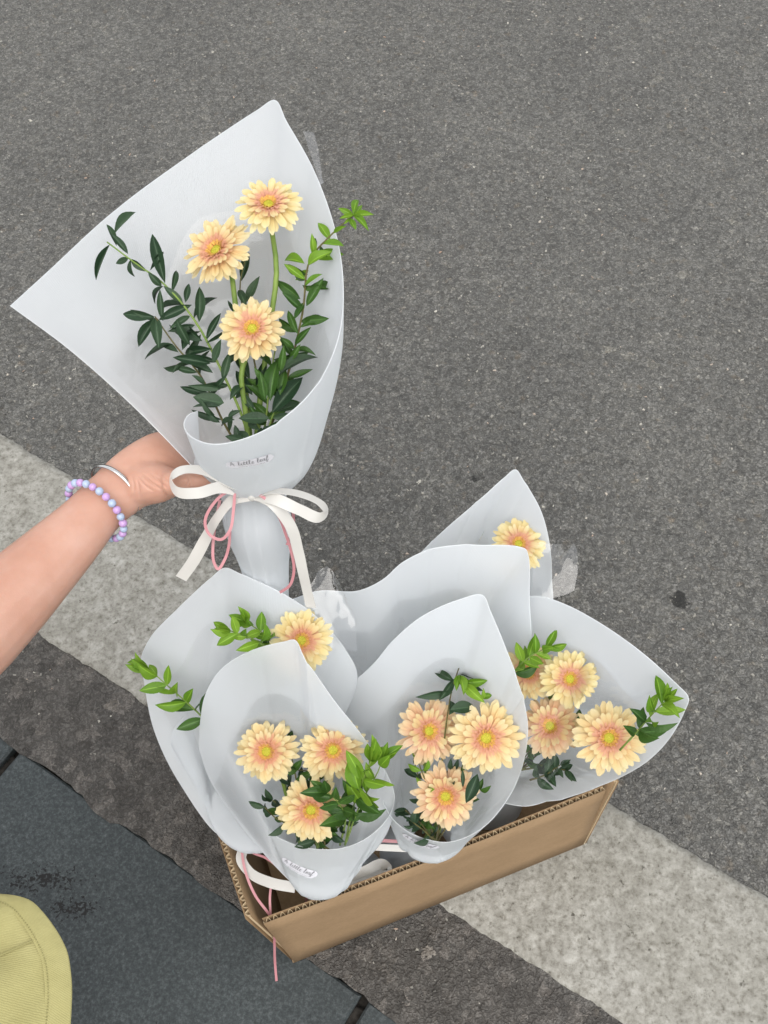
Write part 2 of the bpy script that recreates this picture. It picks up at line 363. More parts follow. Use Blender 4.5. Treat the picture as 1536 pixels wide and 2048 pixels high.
# asphalt: sheet with a ragged kerb-side edge, fine undulation where it is near
na = 260; aa = np.concatenate([[-60], np.linspace(-1.6, 1.3, na), [60]])
nrow = np.concatenate([[0], np.linspace(.01, .4, 26), np.linspace(.45, 2.8, 60), [60]])
V = []
edge = .1205 + .0035 * np.convolve(rng.normal(size=len(aa) + 4), np.ones(5) / 2.2, 'valid')
for i, n in enumerate(nrow):
    for j, a in enumerate(aa):
        nnv = edge[j] + n if n < 5 else n
        z = 0.
        if 0 < i < len(nrow) - 1 and 0 < j < len(aa) - 1:
            z = .0012 * math.sin(a * 9 + n * 5) * math.sin(n * 11 - a * 3)
            if n < .14: z += rng.normal() * .0016
        if i == 0: z = .0028
        if i in (1, 2): z = .0045 - .001 * i
        V.append(kp(a, nnv, z))
struct(obj('road', V, grid_faces(len(nrow), len(aa)), 'asphalt'), 'grey asphalt road surface with fine stone aggregate')
# painted band: its own thin slab with ragged edges
na = 700; aa = np.linspace(-5, 5, na)
def ragged(s, amp):
    x = rng.normal(size=na + 40); out = np.zeros(na)
    for k, wgt in ((3, .5), (9, .8), (31, 1.4)): out += wgt * np.convolve(x, np.ones(k) / k, 'same')[20:20 + na]
    return out * amp
aa = np.concatenate([np.linspace(-5, -1.4, 60)[:-1], np.linspace(-1.4, 1.2, na - 119), np.linspace(1.2, 5, 61)[1:]]); na = len(aa)
e0 = .270 + ragged(1, .0026); e1 = .505 + ragged(2, .0022)
V = []
prof = [(0, -.006), (.0, .0022), (.05, .0046), (.3, .0048), (.5, .005), (.7, .0048), (.95, .0046), (1, .0022), (1, -.006)]
for t, z in prof:
    for j in range(na):
        n = e0[j] + (e1[j] - e0[j]) * t; V.append(kp(aa[j], n, z + (rng.normal() * .0003 if z > .004 else 0)))
struct(obj('road_marking', V, grid_faces(len(prof), na), 'worn_paint'), 'worn white painted band across the asphalt')
# granite slabs beside the road
pave = struct(obj('pavement', *slabbox(-8, 8, -6, .112, -.03, -.012), 'joint_soil', smooth=False), 'dark granite slab paving beside the road')
edges_a = [-.69 - .583 * 3, -.69 - .583 * 2, -.69 - .583, -.69, -.107, -.107 + .583, -.107 + .583 * 2, -.107 + .583 * 3]
for r in range(3):
    for i in range(len(edges_a) - 1):
        sh = (.29 if r % 2 else 0)
        g = .006
        s_ = obj('slab', *slabbox(edges_a[i] + g + sh, edges_a[i + 1] - g + sh, .122 - .4 * (r + 1) + g, .122 - .4 * r - (0 if r == 0 else g), -.015, .0016 + rng.normal() * .0005), 'dark_granite', pave, smooth=False)
# loose chips and proud aggregate
def chips(n, area, smin, smax, name, label):
    V = []; Fc = []; k = 0
    while k < n:
        a = rng.uniform(*area[0]); q = rng.uniform(*area[1])
        if .262 < q < .512: continue
        c = kp(a, q, 0); s = smin + (smax - smin) * rng.random() ** 3; th = rng.uniform(0, 6.28); e = rng.uniform(.5, 1)
        b = len(V)
        ang = th + np.sort(rng.uniform(0, 6.28, 5))
        for sc, z in ((1., -.001), (.72, s * rng.uniform(.18, .4))):
            for t in ang:
                x, y = math.cos(t) * s, math.sin(t) * s * e
                V.append(c + np.array([(x * math.cos(th) - y * math.sin(th)) * sc, (x * math.sin(th) + y * math.cos(th)) * sc, z]))
        for t in range(5): Fc.append((b + t, b + (t + 1) % 5, b + 5 + (t + 1) % 5, b + 5 + t))
        Fc.append(tuple(b + 5 + t for t in range(5))); k += 1
    o = obj(name, V, Fc, 'stone_chip', smooth=False); o['kind'] = 'stuff'; o['label'] = label; return o
chips(20000, ((-1.5, 1.1), (.51, 2.6)), .0008, .0040, 'road_aggregate', 'pale and dark stone chips set in the asphalt surface')
chips(1300, ((-1.3, .7), (.135, .265)), .001, .0042, 'gutter_aggregate', 'coarse stone chips in the rough strip along the slabs')

# ------------------------------------------------------------------ cardboard box
bl = onz(590, 1927, .001); br = onz(1165, 1692, .001); bl[2] = br[2] = .008
e_ = nrm(br - bl); b_ = np.array([-e_[1], e_[0], 0.]); L_ = np.linalg.norm(br - bl); BD = .285
def boxp(s, t, z): return bl + e_ * s + b_ * t + np.array([0, 0, z - bl[2]])
BZ = .15
tl = onz(527, 1848, BZ); tr = onz(1212, 1580, BZ)
ltf = onz(491, 1838, BZ); lmid = onz(430, 1640, BZ); ltb = lmid + nrm(lmid - ltf) * (BD - np.linalg.norm(lmid - ltf)) 
bbl = boxp(0, BD, .008); bbr = boxp(L_, BD, .008); rtf = onz(1238, 1563, BZ); rtb = boxp(L_ + .01, BD + .01, BZ)
box = empty('cardboard_box', (bl + br + bbl + bbr) / 4 * np.array([1, 1, 0]))
tag(box, 'open corrugated brown cardboard box holding wrapped flower bouquets, on the road edge', 'box')
def panel(name, p00, p10, p11, p01, th=.0072):
    """corrugated board: two liners with a wavy flute between; p00,p10 bottom, p01,p11 top; outside is to the right of p00->p10"""
    p00, p10, p11, p01 = map(np.array, (p00, p10, p11, p01))
    nrmv = nrm(np.cross(p10 - p00, p01 - p00))           # outward
    ns, nv = 24, 6
    def surf(off, jit=0):
        out = []
        for i in range(nv):
            for j in range(ns):
                s, t = j / (ns - 1), i / (nv - 1)
                p = (p00 * (1 - s) + p10 * s) * (1 - t) + (p01 * (1 - s) + p11 * s) * t
                bow = .0025 * math.sin(math.pi * s) * t
                out.append(p + nrmv * (off + bow) + np.array([0, 0, jit * math.sin(s * 37 + off * 900) * (t > .99)]))
        return out
    lin = .0006
    def plate(o0, o1, nm, par):
        A = surf(o0, .0007); B = surf(o1, .0007); n = len(A); Fc = grid_faces(nv, ns) + [tuple(reversed([x + n for x in f])) for f in grid_faces(nv, ns)]
        rim = [j for j in range(ns)] + [i * ns + ns - 1 for i in range(1, nv)] + [(nv - 1) * ns + j for j in range(ns - 2, -1, -1)] + [i * ns for i in range(nv - 2, 0, -1)]
        for k in range(len(rim)): a, b2 = rim[k], rim[(k + 1) % len(rim)]; Fc.append((b2, a, a + n, b2 + n))
        return obj(nm, A + B, Fc, 'cardboard', par)
    outer = plate(0, -lin, name, box)
    plate(-th + lin, -th, 'liner', outer)
    per = .0085; Lp = np.linalg.norm(p11 - p01); nz = int(Lp / per) * 8; V = []
    for t in (0.0, .5, .985):
        for j in range(nz + 1):
            s = j / nz; p = (p00 * (1 - s) + p10 * s) * (1 - t) + (p01 * (1 - s) + p11 * s) * t
            ph = math.sin(j / 8 * 2 * math.pi + .4 * math.sin(j * .11)); ph = math.copysign(abs(ph) ** .7, ph)
            V.append(p + nrmv * (-th / 2 + (th / 2 - lin) * ph * .97 + .0025 * math.sin(math.pi * s) * t))
    f = obj('flute', V, grid_faces(3, nz + 1), 'cardboard_flute', outer, solid=.0005, offset=0)
    return outer
panel('front_panel', bl, br, tr, tl)
panel('back_panel', bbr, bbl, ltb, rtb)
panel('left_panel', bbl, bl + np.array([-.004, .003, 0]), ltf, ltb)
panel('right_panel', br + e_ * .004, bbr, rtb, rtf)
fl = [boxp(-.002, .001, .004), boxp(L_, .001, .004), boxp(L_, BD, .004), boxp(-.002, BD, .004)]
obj('floor_panel', [p + np.array([0, 0, z]) for z in (0, .006) for p in fl], [(3, 2, 1, 0), (4, 5, 6, 7), (0, 1, 5, 4), (1, 2, 6, 5), (2, 3, 7, 6), (3, 0, 4, 7)], 'cardboard', box, smooth=False)
# ------------------------------------------------------------------ flower and leaf stock
def petal_mesh(name, mat, wid, curl, notch, cup, sd):
    r = np.random.default_rng(sd); nl, nw = 8, 5; V = []; uv = []
    for i in range(nl):
        t = i / (nl - 1)
        w_ = wid * (0.34 + .66 * math.sin(min(1, t * 1.25) * math.pi / 2)) * (1 if t < .85 else math.sqrt(max(0., 1 - ((t - .85) / .153) ** 2)) * .86 + .12)
        for j in range(nw):
            s = j / (nw - 1) * 2 - 1
            x = t - (notch * (1 - abs(s)) * .0 + (notch if j == 2 else 0) * .6) * (1 if i == nl - 1 else 0)
            z = curl * t * t + cup * (s * s) * w_ * math.sin(math.pi * min(1, t + .15)) + .012 * math.sin(s * 7 + sd) * t - .02 * (abs(s) < .1) * t
            V.append((x, s * w_, z)); uv.append((t, j / (nw - 1)))
    me = bpy.data.meshes.new(name); me.from_pydata(V, [], grid_faces(nl, nw)); ul = me.uv_layers.new(name='UVMap')
    idx = np.empty(len(me.loops), int); me.loops.foreach_get('vertex_index', idx); ul.data.foreach_set('uv', np.array(uv)[idx].ravel())
    me.polygons.foreach_set('use_smooth', [True] * len(me.polygons)); me.materials.append(M[mat]); return me
PETS = {mt: [petal_mesh('petal', mt, wd, c, nt_, cu, i) for i, (wd, c, nt_, cu) in enumerate([(.125, -.10, .03, .35), (.14, .05, .02, .5), (.115, -.22, .04, .3), (.13, .10, .03, .6), (.15, -.05, .03, .2), (.12, .0, .05, .7), (.135, -.32, .02, .4)])] for mt in ('petal', 'petal_pink', 'petal_yellow')}
PIN = [petal_mesh('petal', 'petal', wd, c, .02, cu, 20 + i) for i, (wd, c, cu) in enumerate([(.13, .12, .5), (.14, .22, .6), (.12, .05, .4)])]

def gerbera(parent, c, rad, n, spin=0., nout=26, stem=None, droop=0., sd=0, tint='petal'):
    PET = PETS[tint]
    r = np.random.default_rng(100 + sd); c = np.array(c); n = nrm(np.array(n)); a = nrm(np.cross(n, np.array([.13, .2, 1.]) if abs(n[2]) < .9 else np.array([1., .1, 0]))); b = np.cross(n, a)
    # head: disc dome, ring of stamens, short inner florets, green calyx below; one mesh with four slots
    V = []; Fc = []; mi = []; UV = []
    def add(v, f, k, uv=None):
        o = len(V); V.extend(v); Fc.extend([tuple(o + x for x in q) for q in f]); mi.extend([k] * len(f)); UV.extend(uv if uv else [(0.5, .5)] * len(v))
    W = lambda x, y, z: c + rad * (a * x + b * y + n * z)
    dv = []
    for i in range(5):
        rr = .15 * i / 4; zz = .055 - .04 * (i / 4) ** 2
        for k in range(14): th = k / 14 * 6.283; dv.append(W(rr * math.cos(th), rr * math.sin(th), zz))
    add(dv, grid_faces(5, 14, wrap=True), 0)
    for ring, (cnt, r0, r1, zz) in enumerate(((24, .135, .195, .085), (30, .17, .235, .10), (34, .21, .275, .085))):
        for k in range(cnt):
            th = (k + .5 * ring + r.uniform(-.3, .3)) / cnt * 6.283; p0 = r0 + r.uniform(-.01, .01); p1 = r1 + r.uniform(-.015, .02); wd = .016
            d = np.array([math.cos(th), math.sin(th)]); s = np.array([-d[1], d[0]]); z1 = zz + r.uniform(-.01, .02)
            pts = [(p0, -1, .03), (p0, 1, .03), ((p0 + p1) / 2, -1.1, z1), ((p0 + p1) / 2, 1.1, z1), (p1, -.6, z1 + .01), (p1, .6, z1 + .01)]
            add([W(*(d * q[0] + s * q[1] * wd), q[2]) for q in pts], [(0, 1, 3, 2), (2, 3, 5, 4)], 1)
    for ring, (cnt, r0, r1, zz) in enumerate(((30, .19, .30, .085), (34, .22, .38, .07), (36, .25, .47, .05), (34, .28, .55, .035))):
        for k in range(cnt):
            th = (k + .5 * ring + r.uniform(-.35, .35)) / cnt * 6.283; p0 = r0; p1 = r1 + r.uniform(-.04, .05); wd = .026 + .007 * ring
            d = np.array([math.cos(th), math.sin(th)]); s = np.array([-d[1], d[0]]) + d * r.uniform(-.1, .1); z1 = zz + r.uniform(-.015, .025)
            v = []; uu = []
            for q, (ww, zf) in zip((0, .45, .8, 1.), ((.55, .5), (1, .95), (.95, 1.1), (.4, 1.05))):
                for sgn in (-1, 0, 1):
                    x = d * (p0 + (p1 - p0) * q) + s * wd * ww * sgn; v.append(W(x[0], x[1], z1 * zf + (.012 if sgn == 0 else .02) + .02 * q)); uu.append((q * .9 * (.6 + .4 * ring / 3), .5 + sgn * .45))
            add(v, grid_faces(4, 3), 2, uu)
    cv = []
    for i in range(4):
        rr = .28 * (1 - (i / 3) ** 1.6) + .07; zz = -.02 - .16 * i / 3
        for k in range(12): th = k / 12 * 6.283; cv.append(W(rr * math.cos(th), rr * math.sin(th), zz))
    add(cv, grid_faces(4, 12, wrap=True), 3)
    h = obj('gerbera', V, Fc, 'disc', parent, uv=UV)
    for mn in ('stamen', 'petal_inner', 'stem_green'): h.data.materials.append(M[mn])
    h.data.polygons.foreach_set('material_index', mi)
    # the long ray petals, each one its own piece
    for layer, (cnt, r0, L0, el, stock) in enumerate(((nout - 1, .16, .85, -.05, PET), (nout - 3, .15, .79, .01, PET), (nout - 4, .18, .50, .13, PIN))):
        gap = r.integers(0, cnt)
        for k in range(cnt):
            if layer == 0 and k == gap: continue
            th = (k + .5 * layer + r.uniform(-.38, .38)) / cnt * 2 * math.pi + spin; ln = L0 * r.uniform(.84, 1.08)
            d = a * math.cos(th) + b * math.sin(th); ell = el + r.normal() * .055 + droop * max(0., -(d @ U_)) * (layer < 2)
            x = nrm(d * math.cos(ell) + n * math.sin(ell)); y0 = nrm(np.cross(n, d)); z = np.cross(x, y0)
            ro = r.normal() * .12; y = y0 * math.cos(ro) + z * math.sin(ro); z = np.cross(x, y)
            S = rad * ln; ws = r.uniform(.85, 1.12) * rad * (.76 if layer < 2 else .56)
            mw = Matrix(((x[0] * S, y[0] * ws, z[0] * S, 0), (x[1] * S, y[1] * ws, z[1] * S, 0), (x[2] * S, y[2] * ws, z[2] * S, 0), (0, 0, 0, 1)))
            p = c + d * r0 * rad + n * rad * (.0 + .025 * layer); mw.translation = Vector(p)
            inst('petal', stock[r.integers(len(stock))], mw, h)
    if stem is not None:
        pts = [c - n * rad * .15, c - n * rad * .7] + [np.array(s) for s in stem]
        path = smooth_path(pts, 18); v, f = tube(path, [.0022, .0026, .003], 8); obj('stem', v, f, 'stem_green', h)
    return h

def leaf_mesh(name, shape, fold, curl, sd):
    nl, nw = 9, 5; V = []; uv = []
    for i in range(nl):
        t = i / (nl - 1); w_ = .5 * max(.02, math.sin(math.pi * t ** shape) ** .85)
        for j in range(nw):
            s = j / (nw - 1) * 2 - 1
            V.append((t, s * w_, curl * (t - t * t) * 1.0 - curl * .6 * t * t + fold * abs(s) * w_ + .008 * math.sin(t * 9 + sd + s))); uv.append((t, j / (nw - 1)))
    out = []
    for mat in ('leaf_dark', 'leaf_mid', 'leaf_bright'):
        me = bpy.data.meshes.new(name); me.from_pydata(V, [], grid_faces(nl, nw)); ul = me.uv_layers.new(name='UVMap')
        idx = np.empty(len(me.loops), int); me.loops.foreach_get('vertex_index', idx); ul.data.foreach_set('uv', np.array(uv)[idx].ravel())
        me.polygons.foreach_set('use_smooth', [True] * len(me.polygons)); me.materials.append(M[mat]); out.append(me)
    return out
LEAF = [leaf_mesh('leaf', sh, fo, cu, i) for i, (sh, fo, cu) in enumerate([(.95, .25, .12), (1.05, .4, .2), (.85, .15, -.1), (1.0, .35, .3)])]
LK = {'d': 0, 'm': 1, 'b': 2}
lr = np.random.default_rng(5)
def leaf(parent, p0, p1, wid, kind, nvec=None, tilt=.35):
    p0 = np.array(p0); p1 = np.array(p1); x = p1 - p0; S = np.linalg.norm(x); x = x / S
    n = nrm((-D_ if nvec is None else nvec) + lr.normal(size=3) * tilt); y = nrm(np.cross(n, x)); z = np.cross(x, y)
    ws = wid * S if wid < 1 else wid
    mw = Matrix(((x[0] * S, y[0] * ws, z[0] * S, p0[0]), (x[1] * S, y[1] * ws, z[1] * S, p0[1]), (x[2] * S, y[2] * ws, z[2] * S, p0[2]), (0, 0, 0, 1)))
    return inst('leaf', LEAF[lr.integers(len(LEAF))][LK[kind]], mw, parent)
def branch(parent, pts, r=.0014, mat='twig_brown', n=16):
    v, f = tube(smooth_path(pts, n), [r, r * .7, r * .45], 6); return obj('leafy_branch', v, f, mat, parent)
def sprig(parent, pts, ln, kinds, pairs, wid=.36, spread=.9, mat='twig_brown', n0=None, tip=3, start=.12):
    """a leafy twig: opposite leaf pairs along a path, younger toward the tip"""
    P = smooth_path(pts, 30); br_ = branch(parent, pts, .0012, mat)
    for k in range(pairs):
        t = start + (1 - start) * (k + .5) / pairs; i = int(t * 29); p = P[i]; tg = nrm(P[min(i + 1, 29)] - P[max(i - 1, 0)])
        side = nrm(np.cross(tg, -D_)); up = np.cross(side, tg); ph = lr.uniform(-.5, .5) + (k % 2) * 1.1
        for sg in (-1, 1):
            dirv = nrm(tg * lr.uniform(.35, .9) + sg * spread * (side * math.cos(ph) + up * math.sin(ph)) + up * .25)
            kd = kinds[min(len(kinds) - 1, int(t * len(kinds)))]; l_ = ln * lr.uniform(.75, 1.15) * (1 - .3 * t)
            leaf(br_, p, p + dirv * l_, wid * lr.uniform(.85, 1.15), kd, nvec=nrm(-D_ + up * .3))
    tg = nrm(P[-1] - P[-4]); side = nrm(np.cross(tg, -D_)); up = np.cross(side, tg)
    for k in range(tip):
        dirv = nrm(tg + side * lr.uniform(-.8, .8) + up * lr.uniform(-.2, .8)); leaf(br_, P[-1], P[-1] + dirv * ln * lr.uniform(.5, .8), wid * .9, kinds[-1])
    return br_

# ------------------------------------------------------------------ wrapping paper
class Wrap:
    def __init__(s, rings, cols, ex, ey, bow=None):
        """rings: (centre, rx, ry) from the handle end up; cols: (angle, rim point[, mid point])"""
        ex = nrm(np.array(ex, float)); ey = nrm(np.array(ey, float)); rows = []
        for (c, rx, ry) in rings:
            rows.append([np.array(c) + ex * rx * math.cos(math.radians(k[0])) + ey * ry * math.sin(math.radians(k[0])) for k in cols])
        last = rows[-1]; m1, m2 = [], []
        for i, k in enumerate(cols):
            a, b = last[i], np.array(k[1])
            if len(k) > 2: mm = np.array(k[2]); ctl = 2 * mm - .5 * (a + b)
            else: ctl = (a + b) / 2
            q = lambda t: (1 - t) ** 2 * a + 2 * t * (1 - t) * ctl + t * t * b
            m1.append(q(.34)); m2.append(q(.68))
        rows += [m1, m2, [np.array(k[1]) for k in cols]]
        s.P = np.array(rows)                                   # rows x cols x 3
        rim = s.P[-1]; t = np.concatenate([[0], np.cumsum(np.linalg.norm(np.diff(rim, axis=0), axis=1) ** .75 + .02)]); s.tu = t / t[-1]
        nr = len(rows); cen = s.P.mean(1); tv = np.concatenate([[0], np.cumsum(np.linalg.norm(np.diff(s.P, axis=0), axis=2).mean(1))]); s.tv = tv / tv[-1]
        s.v_base = s.tv[len(rings) - 1]; s.v_neck = s.tv[len(rings) - 2] if len(rings) > 1 else 0
        s.neck = rings[-2] if len(rings) > 1 else rings[-1]
    def ev(s, us, vs):
        A = hermite(s.P, s.tv, np.asarray(vs, float)); B = hermite(A.transpose(1, 0, 2), s.tu, np.asarray(us, float)); return B.transpose(1, 0, 2)
    def sheet(s, u0=0, u1=1, v0=0, v1=1, nu=90, nv=34, off=0, wob=0., seed=0, vtop=None):
        us = np.linspace(u0, u1, nu); vs_ = np.linspace(v0, v1, nv)
        if vtop is None: G = s.ev(us, vs_)
        else:
            G = np.empty((nv, nu, 3))
            for j, u in enumerate(us): G[:, j] = s.ev(np.array([u, min(1, u + 1e-6)]), np.linspace(v0, vtop(j / (nu - 1)), nv))[:, 0]
        if off or wob:
            du = np.gradient(G, axis=1); dv = np.gradient(G, axis=0); N = np.cross(du, dv); N /= np.linalg.norm(N, axis=2, keepdims=True) + 1e-9
            cen = G.mean(1, keepdims=True); lo = slice(0, max(2, nv // 3))
            if ((cen - G)[lo] * N[lo]).sum() < 0: N = -N          # + is toward the axis
            r = np.random.default_rng(seed); w_ = np.zeros((nv, nu)); X, Y = np.meshgrid(us, vs_)
            for k in range(6):
                f1, f2, ph = r.uniform(4, 22), r.uniform(2, 9), r.uniform(0, 6.28); w_ += np.sin(X * f1 + Y * f2 * r.choice([-1, 1]) + ph) / 6
            G = G + N * (off + wob * w_)[..., None]
        UV = np.stack(np.meshgrid(us * .55, vs_ * .45), -1).reshape(-1, 2)
        return G.reshape(-1, 3), grid_faces(nv, nu), UV
    def creased(s, seed, nu=230, nv=56, v0=0, v1=1, amp=.0022, **kw):
        g, f, uv = s.sheet(v0=v0, v1=v1, nu=nu, nv=nv, seed=seed, **kw); G = g.reshape(nv, nu, 3)
        du = np.gradient(G, axis=1); dv = np.gradient(G, axis=0); N = np.cross(du, dv); N /= np.linalg.norm(N, axis=2, keepdims=True) + 1e-9
        r = np.random.default_rng(seed + 500); U, V = np.meshgrid(np.linspace(0, 1, nu), np.linspace(0, 1, nv)); h = np.zeros((nv, nu))
        for k in range(16):
            u0 = r.uniform(.03, .97); sl = r.uniform(-.12, .12); va, vb = sorted(r.uniform(.1, 1, 2)); w_ = r.uniform(.004, .014)
            h += r.choice([-1, 1]) * r.uniform(.4, 1) * np.exp(-np.abs(U - u0 - sl * (V - .5)) / w_) * np.clip((V - va) / .08, 0, 1) * np.clip((vb + .12 - V) / .1, 0, 1)
        ga = np.sin(U * 62 + 3 * np.sin(U * 9 + seed)); h += .9 * np.sign(ga) * np.abs(ga) ** .7 * np.exp(-((V - (s.v_neck - v0) / (v1 - v0)) / .06) ** 2)
        return (G + N * (amp * h)[..., None]).reshape(-1, 3), f, uv
    def find(s, px, py, u0, u1, v0=None):
        us = np.linspace(u0, u1, 120); vs_ = np.linspace(s.v_base if v0 is None else v0, 1, 80); G = s.ev(us, vs_); v = G - C_; d = v @ D_
        X = 768 + F * (v @ R_) / d; Y = 1024 - F * (v @ U_) / d; k = np.argmin((X - px) ** 2 + (Y - py) ** 2); return us[k % 120], vs_[k // 120]
    def frame(s, u, v, sgn=1):
        e = 2e-3; p = s.ev(np.array([u - e, u, u + e]), np.array([v - e, v, v + e])); du = (p[1, 2] - p[1, 0]) / (2 * e); dv = (p[2, 1] - p[0, 1]) / (2 * e)
        n = nrm(np.cross(du, dv)); 
        return p[1, 1], du, dv, n

GLY = {  # a loose handwritten alphabet, only the letters on the sticker
 'A': ([[(0, 0), (.12, .5), (.26, 1.05), (.34, .6), (.48, 0)], [(.02, .42), (.3, .45), (.55, .47)]], .62),
 'l': ([[(0, .1), (.16, .55), (.2, .95), (.12, 1.0), (.08, .6), (.09, .15), (.18, 0), (.32, .12)]], .34),
 'i': ([[(0, .15), (.08, .5), (.07, .12), (.16, 0), (.3, .12)], [(.1, .7), (.12, .74)]], .30),
 't': ([[(.0, .15), (.13, .6), (.16, .9), (.11, .3), (.16, .03), (.33, .12)], [(-.02, .6), (.32, .64)]], .34),
 'e': ([[(0, .15), (.2, .28), (.28, .45), (.17, .52), (.08, .35), (.1, .08), (.22, 0), (.4, .14)]], .40),
 'a': ([[(.32, .45), (.18, .52), (.03, .3), (.08, .04), (.22, .08), (.33, .45), (.31, .1), (.38, 0), (.5, .12)]], .50),
 'f': ([[(.02, .15), (.2, .7), (.24, .98), (.14, .95), (.1, .4), (.06, -.35), (.16, -.38), (.2, -.05), (.36, .1)]], .40), ' ': ([], .35)}
def sticker(root, wr, px, py, width, height, u0, u1, angle=0., flip=1, v0=None):
    u, v = wr.find(px, py, u0, u1, v0); p, du, dv, n = wr.frame(u, v)
    if n @ (C_ - p) < 0: n = -n
    xd = nrm(R_ - n * (R_ @ n)); yd = np.cross(n, xd); ca, sa = math.cos(angle), math.sin(angle)
    X = xd * ca + yd * sa; Y = -xd * sa + yd * ca
    J = np.array([[du @ xd, dv @ xd], [du @ yd, dv @ yd]]); Ji = np.linalg.inv(J)
    def S(x, y, h):
        g = np.array([(X * x + Y * y) @ xd, (X * x + Y * y) @ yd]); d = Ji @ g
        q, _, _, m_ = wr.frame(float(np.clip(u + d[0], .003, .997)), float(np.clip(v + d[1], .01, .997))); m_ = m_ if m_ @ n > 0 else -m_
        return q + m_ * h
    V = []; hw, hh = width / 2, height / 2; nx = 14
    for i in range(nx + 1):
        x = -hw + width * i / nx; e = max(0, abs(x) - (hw - hh)); yy = math.sqrt(max(hh * hh * .02, hh * hh - e * e))
        for j in range(5): V.append(S(x, yy * (j / 2 - 1), .0013))
    st = obj('sticker', V, grid_faces(nx + 1, 5), 'sticker_film', root)
    V = []; Fc = []
    def stroke(pts, wd):
        P = np.array([S(x, y, .0019) for x, y in pts]); 
        for i in range(len(P)):
            t = nrm(P[min(i + 1, len(P) - 1)] - P[max(i - 1, 0)]); sd_ = nrm(np.cross(n, t)); V.extend([P[i] - sd_ * wd / 2, P[i] + sd_ * wd / 2])
        b = len(V) - 2 * len(P)
        for i in range(len(P) - 1): Fc.append((b + 2 * i, b + 2 * i + 1, b + 2 * i + 3, b + 2 * i + 2))
    text = 'A little leaf'; tw = sum(GLY[c][1] for c in text); sc = width * .78 / tw; x = -width * .39
    for c in text:
        for pl in GLY[c][0]: stroke([(x + a * sc * .95, (b - .22) * sc + height * .06) for a, b in (smooth_path([(q[0], q[1], 0) for q in pl], 3 * len(pl))[:, :2])], width * .0075)
        x += GLY[c][1] * sc
    x = -width * .25
    while x < width * .3:
        l_ = width * random.uniform(.015, .04); stroke([(x, -height * .30), (x + l_, -height * .30)], width * .007); x += l_ + width * .012
    obj('lettering', V, Fc, 'ink', st, smooth=False)

def ribbon(name, root, pts, width, nv, mat='satin', n=40, solid=.0004):
    v, f, uv = strip(smooth_path(pts, n), width, nv); return obj(name, v, f, mat, root, uv=uv, solid=solid, offset=0)
def wrap_obj(root, wr, seed, cello=(.02, .62, .86), full=.0):
    g, f, uv = wr.creased(seed, wob=.0015); obj('wrapping_paper', g, f, 'wrap_paper', root, uv=uv, solid=.0007, offset=0)

def cello(root, wr, u0, u1, vtop, seed, wob=.005):
    nu, nv = 110, 40
    g, f, uv = wr.sheet(u0, u1, wr.v_base + .03, .9, nu=nu, nv=nv, off=.005, wob=wob, seed=seed, vtop=vtop); o = obj('cellophane', g, f, 'cellophane', root, uv=uv)

# ------------------------------------------------------------------ the held bouquet
Z = onz
def bouquet(name_c, label):
    r = empty('bouquet', name_c); tag(r, label, 'bouquet', 'wrapped gerbera bouquets'); return r
hb = bouquet(at(505, 985, 1.0), 'large white-wrapped bouquet of three gerberas held up by a hand, white bow below')
EY = D_ * .75 + U_ * .66
held = Wrap([(at(548, 1262, 1.115), .016, .014), (at(529, 1130, 1.06), .0245, .02), (at(513, 1030, 1.015), .0325, .028), (at(508, 988, 1.0), .029, .024), (at(508, 936, .985), .0505, .036)],
 [(205, at(20, 612, .94), at(205, 757, .955)), (188, at(90, 548, .955)), (162, at(230, 420, .985)), (128, at(380, 310, 1.0)), (103, at(515, 220, .985)), (92, at(550, 200, .978)), (82, at(572, 240, .972)),
  (60, at(625, 335, .96)), (35, at(668, 455, .94)), (10, at(685, 560, .92), at(672, 745, .955)), (-14, at(680, 660, .905), at(660, 800, .94)), (-38, at(648, 747, .893)), (-62, at(597, 812, .885)), (-90, at(520, 866, .88)),
  (-118, at(435, 889, .885)), (-143, at(386, 876, .90)), (-158, at(368, 852, .915)), (-168, at(376, 831, .928)), (-176, at(396, 822, .942))], R_, EY)
wrap_obj(hb, held, 1)
cello(hb, held, .03, .60, lambda t: .80 + .1 * math.sin(t * 3.1) ** 2 + .02 * math.sin(t * 23), 3, .004)
held_f = [((537, 408), 70, .93, (.03, .50, 1), .1), ((432, 500), 77, .93, (-.42, .38, 1), .7), ((504, 657), 69, .93, (.0, .22, 1), .3)]
def facing(t): return R_ * t[0] + U_ * t[1] - D_ * t[2]
ST = [[at(553, 540, .945), at(540, 650, .955), at(520, 800, .97), at(508, 960, .99)], [at(466, 570, .95), at(480, 700, .96), at(495, 820, .97), at(503, 960, .99)], [at(484, 740, .95), at(492, 830, .965), at(505, 960, .985)]]
for i, ((x, y), rp, d, nv, sp) in enumerate(held_f): gerbera(hb, at(x, y, d), rp * d / F, facing(nv), sp, stem=ST[i], droop=-.12, sd=i, tint='petal_yellow' if i == 0 else 'petal')
HD = .945
def hleaves(br_, items, kind, w_, d=HD):
    for it in items:
        x0, y0, x1, y1 = it[:4]; ww = it[4] if len(it) > 4 else w_; kd = it[5] if len(it) > 5 else kind; dd = d + lr.uniform(-.012, .012)
        leaf(br_, at(x0, y0, d), at(x1, y1, dd), ww * .95 * lr.uniform(.9, 1.1), kd, tilt=.28)
b1 = branch(hb, [at(505, 930, .985), at(490, 850, .968), at(440, 735, .95), at(392, 645, .945), at(330, 570, .945), at(262, 520, .943), at(214, 484, .94)], .0016, 'stem_green', 30)
